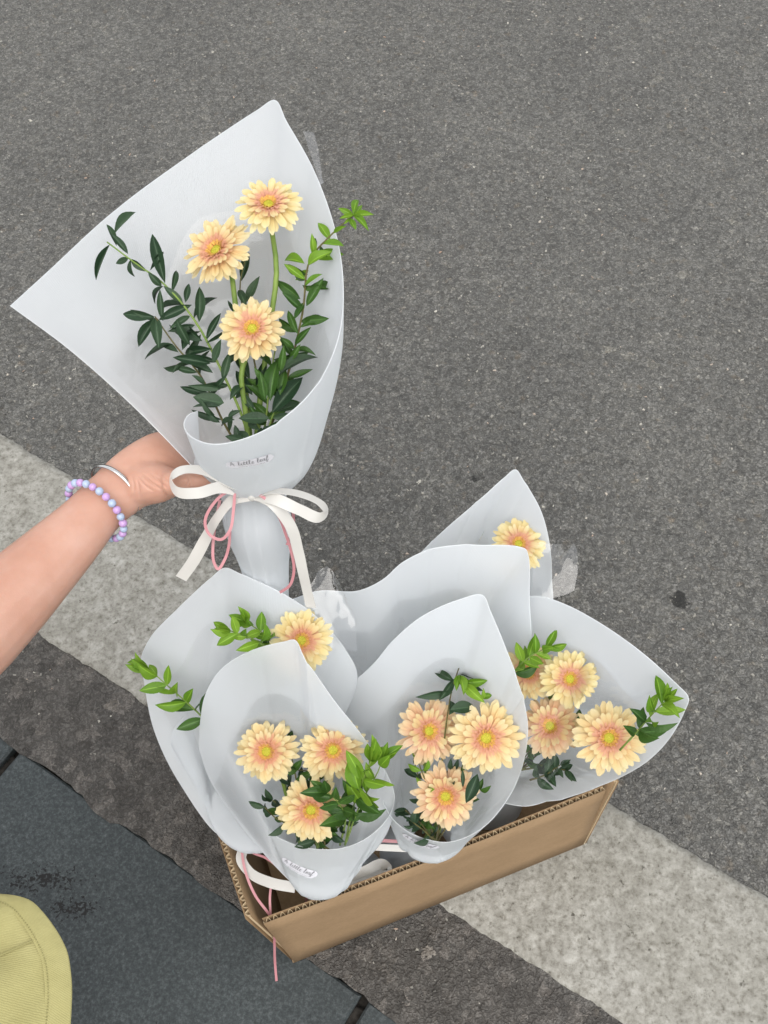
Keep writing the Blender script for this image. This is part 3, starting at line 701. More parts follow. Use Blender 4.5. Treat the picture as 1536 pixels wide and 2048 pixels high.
hleaves(b1, [(229, 468, 270, 420), (233, 492, 214, 447), (256, 508, 222, 466), (220, 489, 189, 558, .2), (257, 516, 233, 527, .42), (262, 518, 266, 556, .36), (262, 518, 293, 543, .4), (330, 566, 303, 465, .24), (300, 541, 328, 501, .22), (323, 572, 297, 546, .4),
 (327, 572, 303, 605, .3), (366, 606, 327, 573, .35), (371, 605, 378, 566, .35), (398, 644, 400, 572, .3), (405, 682, 365, 650, .42), (412, 686, 455, 660, .16), (426, 725, 444, 678, .35), (425, 698, 366, 706, .3), (421, 727, 347, 714, .28), (426, 746, 384, 728, .36),
 (446, 762, 459, 704, .34), (460, 800, 488, 766, .36), (442, 778, 376, 770, .22), (448, 806, 387, 795, .5), (440, 813, 386, 812, .25), (456, 836, 480, 820, .4), (470, 840, 440, 850, .4)], 'd', .3)
b2 = branch(hb, [at(500, 930, .985), at(450, 850, .965), at(400, 750, .95), at(350, 690, .945), at(310, 633, .94)], .0013, 'twig_brown', 24)
hleaves(b2, [(310, 634, 243, 628, .3), (318, 640, 383, 609, .32), (311, 635, 317, 692, .36), (311, 637, 275, 692, .36), (313, 640, 262, 619, .25), (326, 642, 319, 578, .24), (346, 688, 287, 715, .26), (357, 705, 325, 690, .4), (378, 722, 324, 739, .24), (390, 650, 335, 662, .3), (380, 632, 340, 656, .3),
 (365, 700, 372, 660, .45), (395, 745, 350, 735, .3), (410, 770, 385, 750, .35), (440, 845, 410, 820, .36), (430, 830, 400, 800, .3), (380, 690, 352, 640, .35)], 'd', .3)
b3 = branch(hb, [at(506, 930, .985), at(520, 800, .97), at(500, 680, .965), at(480, 570, .96), at(490, 520, .955)], .0012, 'twig_brown', 24)
hleaves(b3, [(483, 562, 497, 503, .3), (490, 606, 521, 553, .36), (478, 580, 492, 612, .35), (470, 625, 455, 600, .3), (500, 760, 470, 700, .35), (505, 790, 470, 740, .35), (508, 820, 478, 780, .35), (512, 780, 530, 720, .3)], 'd', .3, .962)
b4 = branch(hb, [at(508, 930, .985), at(550, 830, .965), at(585, 715, .95), at(606, 620, .945), at(620, 520, .935), at(658, 474, .925), at(707, 430, .915)], .0014, 'twig_brown', 30)
hleaves(b4, [(600, 655, 644, 630, .34), (596, 668, 575, 620, .32), (588, 698, 562, 675, .4), (613, 612, 646, 556, .32), (601, 598, 552, 560, .34, 'm'), (612, 560, 586, 546, .4), (609, 527, 565, 515, .42, 'b'), (620, 516, 688, 507, .38, 'b'), (626, 514, 630, 474, .36), (660, 481, 636, 444, .36, 'b'),
 (640, 490, 655, 520, .38), (608, 605, 590, 640, .4), (590, 690, 620, 655, .3), (580, 720, 600, 690, .35), (605, 570, 640, 575, .35), (617, 540, 592, 560, .4, 'b'), (560, 745, 568, 690, .3), (535, 768, 508, 735, .35), (541, 802, 552, 716, .4), (530, 800, 520, 745, .35), (560, 790, 570, 735, .35), (558, 752, 632, 708, .26, 'd')], 'm', .34)
hleaves(b4, [(707, 430, 746, 428, .34), (707, 430, 714, 394, .34), (707, 430, 736, 456, .34), (707, 430, 677, 416, .36), (700, 436, 688, 448, .4), (707, 430, 680, 436, .32), (707, 430, 728, 442, .36), (707, 430, 724, 412, .34), (668, 466, 690, 452, .3), (700, 436, 712, 462, .3)], 'b', .34, .915)
def auto_leaves(br_, pts, n, lo, hi, kind, w_, t0=.1, t1=1.):
    P = smooth_path(pts, 60)
    for k in range(n):
        i = int((t0 + (t1 - t0) * (k + lr.random()) / n) * 58); p = P[i]; tg = nrm(P[i + 1] - P[i]); side = nrm(np.cross(tg, D_)) * (1 if k % 2 else -1)
        dv = nrm(tg * lr.uniform(.2, .9) + side * lr.uniform(.5, 1.) - D_ * lr.uniform(-.4, .5)); leaf(br_, p, p + dv * lr.uniform(lo, hi), w_ * lr.uniform(.8, 1.2), kind, tilt=.4)
auto_leaves(b1, [at(505, 930, .985), at(490, 850, .968), at(440, 735, .952), at(392, 645, .947), at(330, 570, .947)], 9, .022, .034, 'd', .22, .3)
auto_leaves(b2, [at(500, 930, .985), at(450, 850, .965), at(400, 750, .952), at(350, 690, .947)], 7, .02, .032, 'd', .23, .3)
auto_leaves(b4, [at(508, 930, .985), at(550, 830, .965), at(585, 715, .952), at(606, 620, .947), at(620, 520, .937)], 12, .02, .032, 'm', .32, .15)
auto_leaves(b4, [at(606, 620, .945), at(620, 520, .935), at(658, 474, .925)], 5, .018, .026, 'b', .36)
b6 = branch(hb, [at(506, 940, .985), at(530, 850, .966), at(540, 760, .957), at(552, 690, .952)], .0013, 'stem_green', 16)
auto_leaves(b6, [at(506, 940, .985), at(530, 850, .966), at(540, 760, .957), at(552, 690, .952)], 10, .022, .034, 'm', .34, .25)
b5 = branch(hb, [at(508, 940, .98), at(530, 880, .965), at(545, 832, .955), at(560, 800, .95)], .0012, 'stem_green', 14)
hleaves(b5, [(538, 836, 477, 838, .42), (546, 836, 582, 829, .5), (544, 826, 604, 752, .36), (555, 823, 601, 806, .36), (520, 860, 500, 830, .5), (525, 870, 545, 850, .45), (500, 880, 470, 862, .45), (510, 880, 525, 855, .45), (490, 880, 450, 872, .4), (530, 872, 560, 862, .4), (480, 885, 470, 850, .4)], 'd', .36, .952)
sticker(hb, held, 500, 924, .043, .0115, .6, .98, math.radians(1))
cg = [[at(606, 262, .955), at(628, 265, .953)], [at(618, 300, .952), at(637, 300, .95)], [at(630, 335, .95), at(645, 360, .946)], [at(640, 370, .948), at(648, 365, .946)]]
obj('cellophane', [p for r in cg for p in r], grid_faces(4, 2), 'cellophane_flap', hb)
# bow under the held bouquet
fd = -D_
knot = at(503, 990, .972)
def loopn(*a): return np.array([facing(x) for x in a])
def satin_bow():
    v, f = tube([at(492, 984, .972), at(505, 988, .968), at(520, 986, .972)], [.006, .0075, .006], 10); obj('bow_knot', v, f, 'satin', hb)
    ribbon('bow_loop', hb, [at(500, 988, .968), at(460, 968, .955), at(410, 942, .948), at(365, 940, .945), at(341, 957, .95), at(352, 982, .945), at(395, 986, .94), at(440, 975, .95), at(498, 988, .968)], .0105, loopn((0, .9, .6), (-.1, .9, .6), (0, .7, .7), (-.5, .5, .6), (-1, 0, .3), (-.3, -.4, 1), (.1, -.2, 1), (.1, 0, 1), (0, .3, 1)), n=60)
    ribbon('bow_loop', hb, [at(510, 988, .968), at(555, 982, .955), at(600, 988, .95), at(640, 1006, .95), at(653, 1024, .955), at(640, 1035, .952), at(600, 1020, .947), at(555, 1000, .95), at(512, 990, .966)], .011, loopn((0, .6, .8), (0, .9, .6), (.2, .9, .6), (.6, .6, .5), (1, 0, .2), (.5, -.6, .7), (-.1, .2, 1), (-.2, .3, 1), (0, .3, 1)), n=60)
    ribbon('ribbon_tail', hb, [at(500, 990, .968), at(465, 1000, .962), at(435, 1035, .965), at(410, 1080, .985), at(385, 1125, 1.0), at(362, 1157, 1.01)], .0115, loopn((0, .2, 1), (-.6, .3, .8), (-.4, .2, 1), (.3, 0, 1), (.5, .1, 1), (.5, .2, 1)), n=44)
    ribbon('ribbon_tail', hb, [at(512, 990, .968), at(545, 1006, .955), at(580, 1050, .965), at(597, 1105, .985), at(607, 1150, 1.0), at(622, 1215, 1.03)], .0105, loopn((.1, .3, 1), (.1, .2, 1), (-.2, .1, 1), (-.3, .1, 1), (-.3, .1, 1), (-.2, .1, 1)), n=44)
    pk = .0027
    ribbon('pink_cord', hb, [at(500, 986, .966), at(455, 984, .958), at(425, 1010, .955), at(410, 1045, .958), at(420, 1070, .962), at(442, 1079, .962), at(460, 1060, .958), at(467, 1020, .955), at(470, 978, .96)], pk, fd, 'pink_cord', 60)
    ribbon('pink_cord', hb, [at(440, 1000, .985), at(432, 1040, .985), at(426, 1090, .99), at(428, 1125, .99), at(436, 1138, .99), at(450, 1118, .99), at(458, 1090, .995), at(460, 1060, 1.0)], pk, fd, 'pink_cord', 50)
    ribbon('pink_cord', hb, [at(510, 986, .965), at(530, 997, .957), at(556, 1030, .965), at(572, 1070, .98), at(583, 1105, .99), at(588, 1140, 1.0), at(580, 1170, 1.01), at(560, 1185, 1.02)], pk, fd, 'pink_cord', 50)
    ribbon('pink_cord', hb, [at(560, 1000, .985), at(582, 1015, .985), at(587, 1040, .985), at(580, 1075, .99), at(574, 1090, .985)], pk, fd, 'pink_cord', 30)
satin_bow()

# ------------------------------------------------------------------ the bouquets standing in the box
XH = np.array([1., 0, 0]); YH = np.array([0, 1., 0])
def ringset(foot, neckp, basep, rn=.024, rb=.038):
    foot = np.array(foot); neckp = np.array(neckp); basep = np.array(basep)
    return [(foot, .046, .042), ((foot + neckp) / 2, .036, .034), (neckp, rn, rn), (basep, rb, rb * .95)]
def zc(cols): return [(c[0], Z(*c[1]), *([Z(*c[2])] if len(c) > 2 else [])) for c in cols]
def stems_for(root, fl, neckp, foot, sd0):
    for i, (x, y, z, rp, nv, sp) in enumerate(fl):
        c = Z(x, y, z); d = proj(c)[2]; base = np.array(neckp) + np.array([(i - 1) * .006, .004 * (i % 2), .0])
        gerbera(root, c, rp * d / F, facing(nv), sp, stem=[(c * .35 + base * .65) + np.array([0, 0, .01]), base, np.array(foot) + np.array([(i - 1) * .008, 0, .01])], sd=sd0 + i, nout=25 + i % 3, tint={30: 'petal_pink', 40: 'petal_pink', 20: 'petal_yellow', 60: 'petal_yellow', 50: 'petal_yellow', 32: 'petal_pink'}.get(sd0 + i, 'petal'))

# front-left bouquet
A_b = Z(640, 1737, .20); A_n = Z(636, 1775, .165) + np.array([.0, .012, 0]); A_f = boxp(.10, .07, .014)
qa = bouquet(A_f * np.array([1, 1, 0]) + np.array([0, 0, .01]), 'white-wrapped bouquet of three gerberas and bright green sprig with readable sticker, at box front corner')
wA = Wrap(ringset(A_f, A_n, A_b, .023, .036), zc([(205, (398, 1498, .325), (450, 1610, .255)), (185, (401, 1440, .365)), (165, (411, 1388, .40)), (142, (444, 1337, .435)), (120, (500, 1303, .465)), (102, (568, 1284, .49)), (92, (590, 1281, .495)), (82, (606, 1308, .487)), (65, (665, 1395, .44)), (45, (720, 1465, .395)), (22, (765, 1532, .35)),
 (0, (789, 1592, .31), (768, 1672, .25)), (-25, (778, 1632, .29)), (-50, (740, 1672, .275)), (-75, (690, 1695, .27)), (-100, (630, 1698, .27)), (-125, (577, 1684, .275)), (-150, (541, 1664, .285)), (-166, (531, 1646, .295))]), XH, YH)
wrap_obj(qa, wA, 11)
cello(qa, wA, .02, .98, lambda t: .84 + .05 * math.sin(t * 6.3) + .015 * math.sin(t * 31), 13, .005)
stems_for(qa, [(533, 1503, .37, 66, (-.12, .12, 1), .2), (666, 1500, .38, 68, (.08, .02, 1), .9), (622, 1620, .335, 69, (.02, -.05, 1), .5)], A_n, A_f, 10)
sprig(qa, [Z(690, 1690, .26), Z(705, 1620, .33), Z(722, 1570, .38), Z(742, 1522, .40)], .044, 'mmb', 6, .42, tip=5, mat='stem_green', start=.38)
sprig(qa, [Z(680, 1690, .26), Z(690, 1630, .33), Z(672, 1600, .365), Z(655, 1585, .375)], .036, 'mm', 4, .44, tip=4, mat='stem_green', start=.4)
sprig(qa, [Z(690, 1690, .26), Z(725, 1600, .36), Z(755, 1545, .39), Z(765, 1520, .395)], .034, 'mb', 4, .42, tip=4, mat='stem_green', start=.5)
sprig(qa, [Z(660, 1700, .25), Z(590, 1655, .29), Z(550, 1635, .305), Z(530, 1615, .31)], .026, 'dd', 4, .42, tip=2)
sprig(qa, [Z(620, 1700, .25), Z(600, 1600, .32), Z(580, 1500, .355), Z(566, 1450, .36)], .022, 'mm', 4, .45, tip=1)
sprig(qa, [Z(650, 1700, .25), Z(640, 1580, .33), Z(625, 1545, .345), Z(595, 1540, .345)], .026, 'mm', 3, .45, tip=2)
sprig(qa, [Z(650, 1700, .235), Z(640, 1675, .27), Z(660, 1655, .29)], .022, 'dm', 3, .45, tip=2)
sticker(qa, wA, 597, 1737, .044, .013, .62, .99, math.radians(-24))
for k, (x, y, z) in enumerate([(545, 1600, .30), (560, 1625, .295), (600, 1645, .285), (650, 1650, .29), (690, 1645, .295), (700, 1600, .31), (600, 1560, .33), (640, 1560, .33), (580, 1570, .32)]):
    sprig(qa, [Z(640, 1700, .225), Z((x + 640) / 2, (y + 1680) / 2, z - .015), Z(x, y, z)], .024, 'dm' if k % 2 else 'dd', 2, .46, tip=2, start=.5)
# back-left bouquet
B_b = Z(508, 1640, .205); B_n = Z(515, 1668, .165) + np.array([.012, .01, 0]); B_f = boxp(.06, .17, .014)
qb = bouquet(B_f * np.array([1, 1, 0]) + np.array([0, 0, .01]), 'white-wrapped bouquet leaning out over the box end, two bright leafy sprigs and one gerbera showing')
wB = Wrap(ringset(B_f, B_n, B_b, .024, .04), zc([(212, (284, 1345, .36), (333, 1520, .275)), (190, (282, 1318, .375)), (168, (301, 1275, .405)), (142, (350, 1222, .45)), (112, (420, 1157, .495)), (102, (450, 1136, .505)), (93, (478, 1147, .502)), (76, (570, 1190, .485)), (55, (640, 1240, .455)), (30, (690, 1298, .42)), (5, (714, 1348, .385)),
 (-25, (680, 1440, .32)), (-55, (600, 1495, .275)), (-85, (500, 1512, .25)), (-115, (420, 1512, .252)), (-140, (370, 1510, .268)), (-160, (344, 1492, .29)), (-172, (346, 1460, .31)), (-180, (374, 1425, .325))]), XH, YH)
wrap_obj(qb, wB, 21)
cello(qb, wB, .04, .6, lambda t: .86 + .05 * math.sin(t * 5.) + .012 * math.sin(t * 27), 23, .005)
stems_for(qb, [(603, 1281, .452, 66, (.22, .12, 1), .4)], B_n, B_f, 20)
sprig(qb, [Z(570, 1350, .36), Z(540, 1300, .44), Z(500, 1275, .465), Z(462, 1262, .472)], .030, 'mbb', 7, .46, tip=6, mat='stem_green', start=.2)
sprig(qb, [Z(560, 1330, .37), Z(530, 1270, .452), Z(495, 1245, .465)], .028, 'mb', 6, .46, tip=4, mat='stem_green', start=.2)
sprig(qb, [Z(430, 1460, .34), Z(385, 1415, .36), Z(345, 1380, .385), Z(300, 1340, .395)], .036, 'mbb', 6, .38, tip=6, mat='stem_green', start=.1)
# middle-front bouquet
C_b = Z(862, 1660, .20); C_n = Z(868, 1690, .165) + np.array([0, .015, 0]); C_f = boxp(.19, .07, .014)
qc = bouquet(C_f * np.array([1, 1, 0]) + np.array([0, 0, .01]), 'white-wrapped bouquet of three gerberas with dark leafy twig, midway along the box front panel')
wC = Wrap(ringset(C_f, C_n, C_b, .024, .038), zc([(212, (668, 1402, .325)), (190, (698, 1372, .36)), (165, (745, 1330, .40)), (142, (790, 1277, .44)), (122, (845, 1231, .47)), (102, (922, 1197, .495)), (91, (965, 1190, .502)), (81, (980, 1222, .493)), (62, (1012, 1300, .46)), (40, (1041, 1378, .42)), (18, (1056, 1445, .385)), (-5, (1048, 1522, .34)),
 (-30, (1020, 1590, .30)), (-55, (965, 1655, .27)), (-80, (900, 1684, .26)), (-105, (840, 1675, .265)), (-130, (797, 1650, .28)), (-155, (778, 1628, .29)), (-172, (768, 1600, .30))]), XH, YH)
wrap_obj(qc, wC, 31)
cello(qc, wC, .03, .98, lambda t: .83 + .04 * math.sin(t * 6.3) + .012 * math.sin(t * 29), 33, .005)
stems_for(qc, [(858, 1462, .36, 67, (.25, .15, 1), .2), (972, 1476, .375, 77, (.1, .0, 1), .9), (891, 1593, .325, 68, (.0, -.05, 1), .6)], C_n, C_f, 30)
cb = branch(qc, [Z(880, 1560, .32), Z(895, 1430, .375), Z(905, 1375, .395), Z(918, 1335, .405)], .0013, 'twig_brown')
def zl(br_, items, z, kind, w_):
    for it in items: leaf(br_, Z(it[0], it[1], z), Z(it[2], it[3], z + lr.uniform(-.008, .012)), (it[4] if len(it) > 4 else w_), (it[5] if len(it) > 5 else kind), tilt=.28)
zl(cb, [(905, 1385, 830, 1392, .26), (908, 1362, 866, 1340, .36), (915, 1345, 996, 1358, .2), (908, 1358, 880, 1400, .3), (915, 1350, 962, 1382, .32), (900, 1420, 950, 1412, .5), (898, 1430, 905, 1400, .5)], .395, 'd', .3)
zl(cb, [(918, 1350, 930, 1385, .4), (925, 1365, 975, 1362, .36), (930, 1370, 965, 1402, .4), (920, 1350, 912, 1378, .4), (945, 1340, 962, 1330, .5), (955, 1395, 985, 1390, .4), (950, 1350, 962, 1328, .4), (960, 1400, 968, 1378, .4)], .405, 'b', .36)
sprig(qc, [Z(880, 1640, .28), Z(850, 1560, .335), Z(835, 1520, .345)], .02, 'mb', 3, .45, tip=2)
zl(cb, [(955, 1548, 933, 1606, .42), (925, 1540, 926, 1575, .25)], .36, 'd', .4)
sprig(qc, [Z(870, 1680, .25), Z(840, 1655, .28), Z(820, 1640, .29)], .022, 'dd', 3, .5, tip=2)
sticker(qc, wC, 838, 1684, .044, .013, .6, .99, math.radians(-24), v0=wC.v_neck)
for k, (x, y, z) in enumerate([(830, 1530, .32), (850, 1640, .27), (905, 1540, .335), (930, 1530, .33), (810, 1620, .29), (960, 1580, .31)]):
    sprig(qc, [Z(870, 1690, .22), Z((x + 870) / 2, (y + 1670) / 2, z - .02), Z(x, y, z)], .024, 'dm' if k % 2 else 'dd', 2, .46, tip=2, start=.5)
# behind the middle one
F_b = boxp(.24, .165, .21); F_n = boxp(.24, .16, .165); F_f = boxp(.24, .15, .014)
qf = bouquet(F_f * np.array([1, 1, 0]) + np.array([0, 0, .01]), 'white-wrapped bouquet with wide plain back sheet, flowers half hidden by the bouquet before it')
wF = Wrap(ringset(F_f, F_n, F_b, .024, .034), zc([(215, (578, 1200, .37)), (195, (640, 1181, .40)), (175, (716, 1182, .42)), (152, (766, 1160, .44)), (130, (808, 1124, .462)), (115, (870, 1096, .48)), (100, (960, 1089, .49)), (90, (1050, 1096, .487)), (80, (1057, 1112, .48)), (60, (1058, 1200, .44)), (35, (1062, 1290, .395)), (0, (1045, 1400, .325)),
 (-45, (990, 1480, .28)), (-90, (900, 1490, .27)), (-135, (800, 1420, .29)), (-165, (760, 1350, .31))]), XH, YH)
wrap_obj(qf, wF, 41)
cello(qf, wF, .03, .7, lambda t: .84 + .05 * math.sin(t * 5) + .015 * math.sin(t * 29), 43, .006)
stems_for(qf, [(1100, 1452, .345, 64, (-.25, .2, 1), .3), (1058, 1345, .365, 58, (-.3, .1, 1), .1)], F_n, F_f, 40)
sprig(qf, [Z(1020, 1370, .37), Z(1035, 1335, .39), Z(1062, 1312, .40), Z(1092, 1296, .405)], .030, 'mbb', 6, .42, tip=4, mat='stem_green', start=.2)
cg = []
for i in range(9):
    t = i / 8; cg.append([Z(1040 + 10 * t + 6 * math.sin(i * 1.7), 1600 - 150 * t, .30 + .08 * t), Z(1085 + 20 * t + 5 * math.sin(i * 2.3), 1575 - 140 * t, .325 + .065 * t), Z(1150 + 30 * t + 8 * math.sin(i * 1.3), 1505 - 190 * t, .33 + .08 * t)])
obj('cellophane', [p for r in cg for p in r], grid_faces(9, 3), 'cellophane', qf)
# right bouquet
D_b = boxp(.325, .10, .205); D_n = boxp(.32, .10, .165); D_f = boxp(.31, .10, .014)
qd = bouquet(D_f * np.array([1, 1, 0]) + np.array([0, 0, .01]), 'white-wrapped bouquet fanned wide over the box, large gerbera and leafy sprig at its pointed tip')
wD = Wrap(ringset(D_f, D_n, D_b, .024, .036), zc([(205, (1000, 1262, .35)), (178, (1030, 1202, .395)), (152, (1075, 1192, .42)), (127, (1130, 1208, .435)), (105, (1210, 1252, .448)), (85, (1290, 1310, .45)), (65, (1350, 1365, .445)), (54, (1377, 1395, .438)), (44, (1369, 1423, .425)), (22, (1340, 1475, .39)), (-5, (1295, 1522, .35)),
 (-30, (1235, 1558, .312)), (-55, (1160, 1588, .275)), (-80, (1095, 1604, .25)), (-105, (1045, 1612, .235)), (-130, (1000, 1600, .23)), (-155, (950, 1560, .24))]), XH, YH)
wrap_obj(qd, wD, 51)
cello(qd, wD, .03, .98, lambda t: .84 + .06 * math.sin(t * 4.5) + .012 * math.sin(t * 29), 53, .006)
stems_for(qd, [(1140, 1358, .385, 61, (.0, .15, 1), .5), (1218, 1476, .36, 74, (-.05, .22, 1), .2)], D_n, D_f, 50)
sprig(qd, [Z(1240, 1500, .365), Z(1275, 1462, .40), Z(1305, 1428, .425), Z(1330, 1402, .44)], .036, 'mmb', 6, .36, tip=5, mat='stem_green', start=.3)
sprig(qd, [Z(1060, 1560, .26), Z(1090, 1550, .28), Z(1120, 1530, .30)], .024, 'dd', 3, .45, tip=2)
for k, (x, y, z) in enumerate([(1085, 1530, .28), (1060, 1500, .29), (1130, 1540, .28), (1180, 1430, .32), (1120, 1420, .31)]):
    sprig(qd, [Z(1040, 1540, .23), Z((x + 1040) / 2, (y + 1530) / 2, z - .02), Z(x, y, z)], .026, 'dm' if k % 2 else 'dd', 2, .46, tip=2, start=.5)
# the one at the back
E_b = boxp(.27, .235, .205); E_n = boxp(.265, .235, .165); E_f = boxp(.25, .235, .014)
qe = bouquet(E_f * np.array([1, 1, 0]) + np.array([0, 0, .01]), 'white-wrapped bouquet with tall pointed sheet and a single gerbera peeking out, rearmost in the box')
wE = Wrap(ringset(E_f, E_n, E_b, .024, .034), zc([(205, (800, 1150, .36)), (178, (850, 1097, .395)), (152, (900, 1050, .43)), (127, (955, 1003, .46)), (108, (1008, 955, .487)), (98, (1031, 939, .495)), (88, (1046, 960, .49)), (70, (1080, 1020, .47)), (50, (1098, 1085, .44)), (25, (1104, 1160, .40)), (0, (1100, 1220, .365)), (-40, (1030, 1250, .33)), (-90, (900, 1270, .30)), (-140, (820, 1220, .32))]), XH, YH)
wrap_obj(qe, wE, 61)
cello(qe, wE, .03, .75, lambda t: .80 + .05 * math.sin(t * 5) + .015 * math.sin(t * 29), 63, .006)
stems_for(qe, [(1037, 1088, .44, 58, (.05, .35, 1), .5), (945, 1135, .385, 50, (-.1, .3, 1), .5)], E_n, E_f, 60)
sprig(qe, [Z(930, 1240, .35), Z(905, 1190, .365), Z(885, 1160, .375)], .025, 'mb', 4, .45, tip=3)
def flap(root, pts, z0, seed):
    r = np.random.default_rng(seed); P = [[Z(x + r.normal() * 3, y + r.normal() * 3, z + r.normal() * .004) for x, y, z in row] for row in pts]
    P = np.array(P); nr, nc = P.shape[:2]; A = np.array([smooth_path(P[i], 12) for i in range(nr)]); B = np.array([smooth_path(A[:, j], 12) for j in range(12)]).transpose(1, 0, 2)
    B[..., 2] += r.normal(size=B.shape[:2]) * .0012
    obj('cellophane', B.reshape(-1, 3), grid_faces(12, 12), 'cellophane_flap', root)
flap(qe, [[(1060, 1200, .40), (1110, 1195, .40), (1150, 1180, .405)], [(1065, 1140, .425), (1115, 1135, .42), (1155, 1130, .42)], [(1080, 1085, .44), (1125, 1085, .435), (1160, 1090, .43)]], 0, 1)
flap(qb, [[(620, 1260, .44), (670, 1290, .43), (715, 1300, .42)], [(610, 1200, .46), (665, 1210, .45), (710, 1240, .44)], [(640, 1140, .47), (655, 1132, .47), (690, 1180, .455)]], 0, 2)

# ribbons and cords inside the box
def box_ribbons():
    up = np.array([0, .3, 1.])
    ribbon('bow_loop', qa, [Z(590, 1775, .17), Z(540, 1765, .165), Z(500, 1745, .16), Z(482, 1715, .165), Z(495, 1690, .17), Z(520, 1680, .175), Z(560, 1720, .17)], .0125, [fd, fd + R_ * .3, fd, fd - R_ * .3, fd + U_, fd, fd], n=50)
    ribbon('bow_loop', qa, [Z(650, 1778, .135), Z(690, 1758, .13), Z(730, 1742, .13), Z(765, 1728, .125), Z(775, 1738, .12), Z(730, 1754, .125), Z(670, 1776, .13)], .012, [fd, fd + U_ * .3, fd, fd - R_ * .3, fd + U_, fd, fd], n=50)
    ribbon('ribbon_tail', qa, [Z(636, 1770, .13), Z(640, 1785, .12), Z(643, 1797, .09)], .0115, fd, n=20)
    ribbon('pink_cord', qa, [Z(570, 1745, .18), Z(530, 1715, .18), Z(505, 1705, .178), Z(480, 1680, .18), Z(490, 1672, .182), Z(515, 1672, .18)], .0027, fd, 'pink_cord', 40)
    ribbon('pink_cord', qa, [Z(482, 1690, .178), Z(490, 1740, .165), Z(510, 1790, .15), Z(540, 1832, .135), Z(548, 1860, .11), Z(549, 1890, .075), onz(550, 1925, .035), onz(553, 1962, .012)], .0030, fd + R_ * .2, 'pink_cord', 60)
    ribbon('pink_cord', qa, [Z(545, 1755, .15), Z(540, 1790, .145), Z(541, 1830, .135)], .0027, fd, 'pink_cord', 20)
    ribbon('pink_cord', qa, [Z(614, 1770, .13), Z(613, 1790, .12), Z(612, 1806, .10)], .0027, fd, 'pink_cord', 16)
    ribbon('pink_cord', qc, [Z(745, 1680, .16), Z(780, 1682, .16), Z(830, 1684, .16)], .004, fd, 'pink_cord', 16)
    ribbon('ribbon_tail', qc, [Z(745, 1694, .155), Z(785, 1696, .155), Z(830, 1698, .155)], .008, fd, n=16)
box_ribbons()

# ------------------------------------------------------------------ the person (only forearm, hand and skirt hem reach into view)
pr = empty('person', np.array([-.62, 0., 0.]))
tag(pr, 'person reaching out a bare arm to hold up a bouquet, olive twill skirt hem', 'person')
VB = []; FB = []
def addt(path, radii, n=14, ns=16, ref=None, squash=None):
    v, f = tube(smooth_path(path, n), radii, ns, True, ref, squash); o = len(VB); VB.extend(v); FB.extend([tuple(o + x for x in q) for q in f])
sh = np.array([-.60, .20, .78]); el = at(-150, 1362, .90)
wr_ = at(232, 978, 1.0)
addt([sh, (sh + el) / 2 + np.array([-.01, 0, 0]), el], [.052, .045, .041])
addt([el, at(-40, 1256, .935), at(60, 1158, .962), at(150, 1068, .982), at(215, 1000, .996), at(258, 968, 1.002)], [.041, .0425, .0385, .0325, .0262, .0268], 24, 18, ref=-D_, squash=[1, .95, .92, .86, .78, .8])
# palm and back of the hand
addt([at(228, 985, 1.0), at(275, 950, 1.003), at(320, 930, 1.01), at(370, 915, 1.022)], [.0255, .0285, .0325, .031], 14, 16, ref=-D_, squash=[.8, .72, .62, .5])
addt([at(248, 980, 1.003), at(285, 967, .997), at(318, 966, .988), at(352, 965, .977)], [.019, .0225, .0195, .0125], 14, 14)          # ball of the thumb
addt([at(335, 968, .974), at(368, 962, .969), at(402, 960, .969), at(430, 963, .972)], [.0125, .0115, .0108, .0085], 12, 12)        # thumb
for (x, y, ln) in ((372, 890, 1.), (384, 908, 1.08), (394, 928, 1.0), (400, 947, .84)):
    addt([at(x - 30, y + 4, 1.022), at(x + 22, y + 4, 1.038), at(x + 22 + 55 * ln, y + 16, 1.046), at(x + 22 + 105 * ln, y + 30, 1.034)], [.0098, .0092, .0085, .0072], 12, 10)
# trunk, head, folded legs (outside the picture)
hip = np.array([-.74, -.02, .33]); nk = np.array([-.655, .10, .83])
addt([hip, (hip + nk) / 2 + np.array([-.03, 0, 0]), nk + np.array([0, 0, -.06]), nk + np.array([0, 0, .0])], [.15, .125, .12, .06], 16, 18, ref=np.array([.8, .5, 0]), squash=[.85, .75, .7, .8])
addt([sh, nk + np.array([0, 0, -.05]), np.array([-.71, -.02, .79])], [.05, .06, .05], 10, 14)
addt([nk + np.array([0, 0, -.02]), nk + np.array([.03, .02, .10])], [.052, .05], 6, 12)
hd_ = nk + np.array([.055, .035, .165])
addt([hd_ + np.array([0, 0, -.105]), hd_ + np.array([0, 0, -.07]), hd_, hd_ + np.array([0, 0, .06]), hd_ + np.array([0, 0, .10])], [.035, .065, .078, .07, .02], 14, 18)
for oy, sgn in ((.07, 1), (-.08, -1)):
    kn = np.array([-.40, oy + .02, .475]); an = np.array([-.60, oy + .01, .085])
    addt([hip + np.array([.02, oy * 1.1, -.02]), kn], [.085, .06], 10, 14); addt([kn, (kn + an) / 2 + np.array([-.02, 0, 0]), an], [.058, .052, .036], 12, 14)
    addt([an + np.array([-.03, 0, -.04]), an + np.array([.06, .01, -.045]), an + np.array([.15, .02, -.058])], [.036, .034, .022], 8, 12)
o2 = np.array([-.71, -.02, .79]); addt([o2, np.array([-.66, -.12, .60]), np.array([-.50, -.09, .53])], [.05, .042, .03], 14, 12)
me = bpy.data.meshes.new('tmp'); me.from_pydata([tuple(v) for v in VB], [], FB); tmp = bpy.data.objects.new('tmp', me); COL.objects.link(tmp)
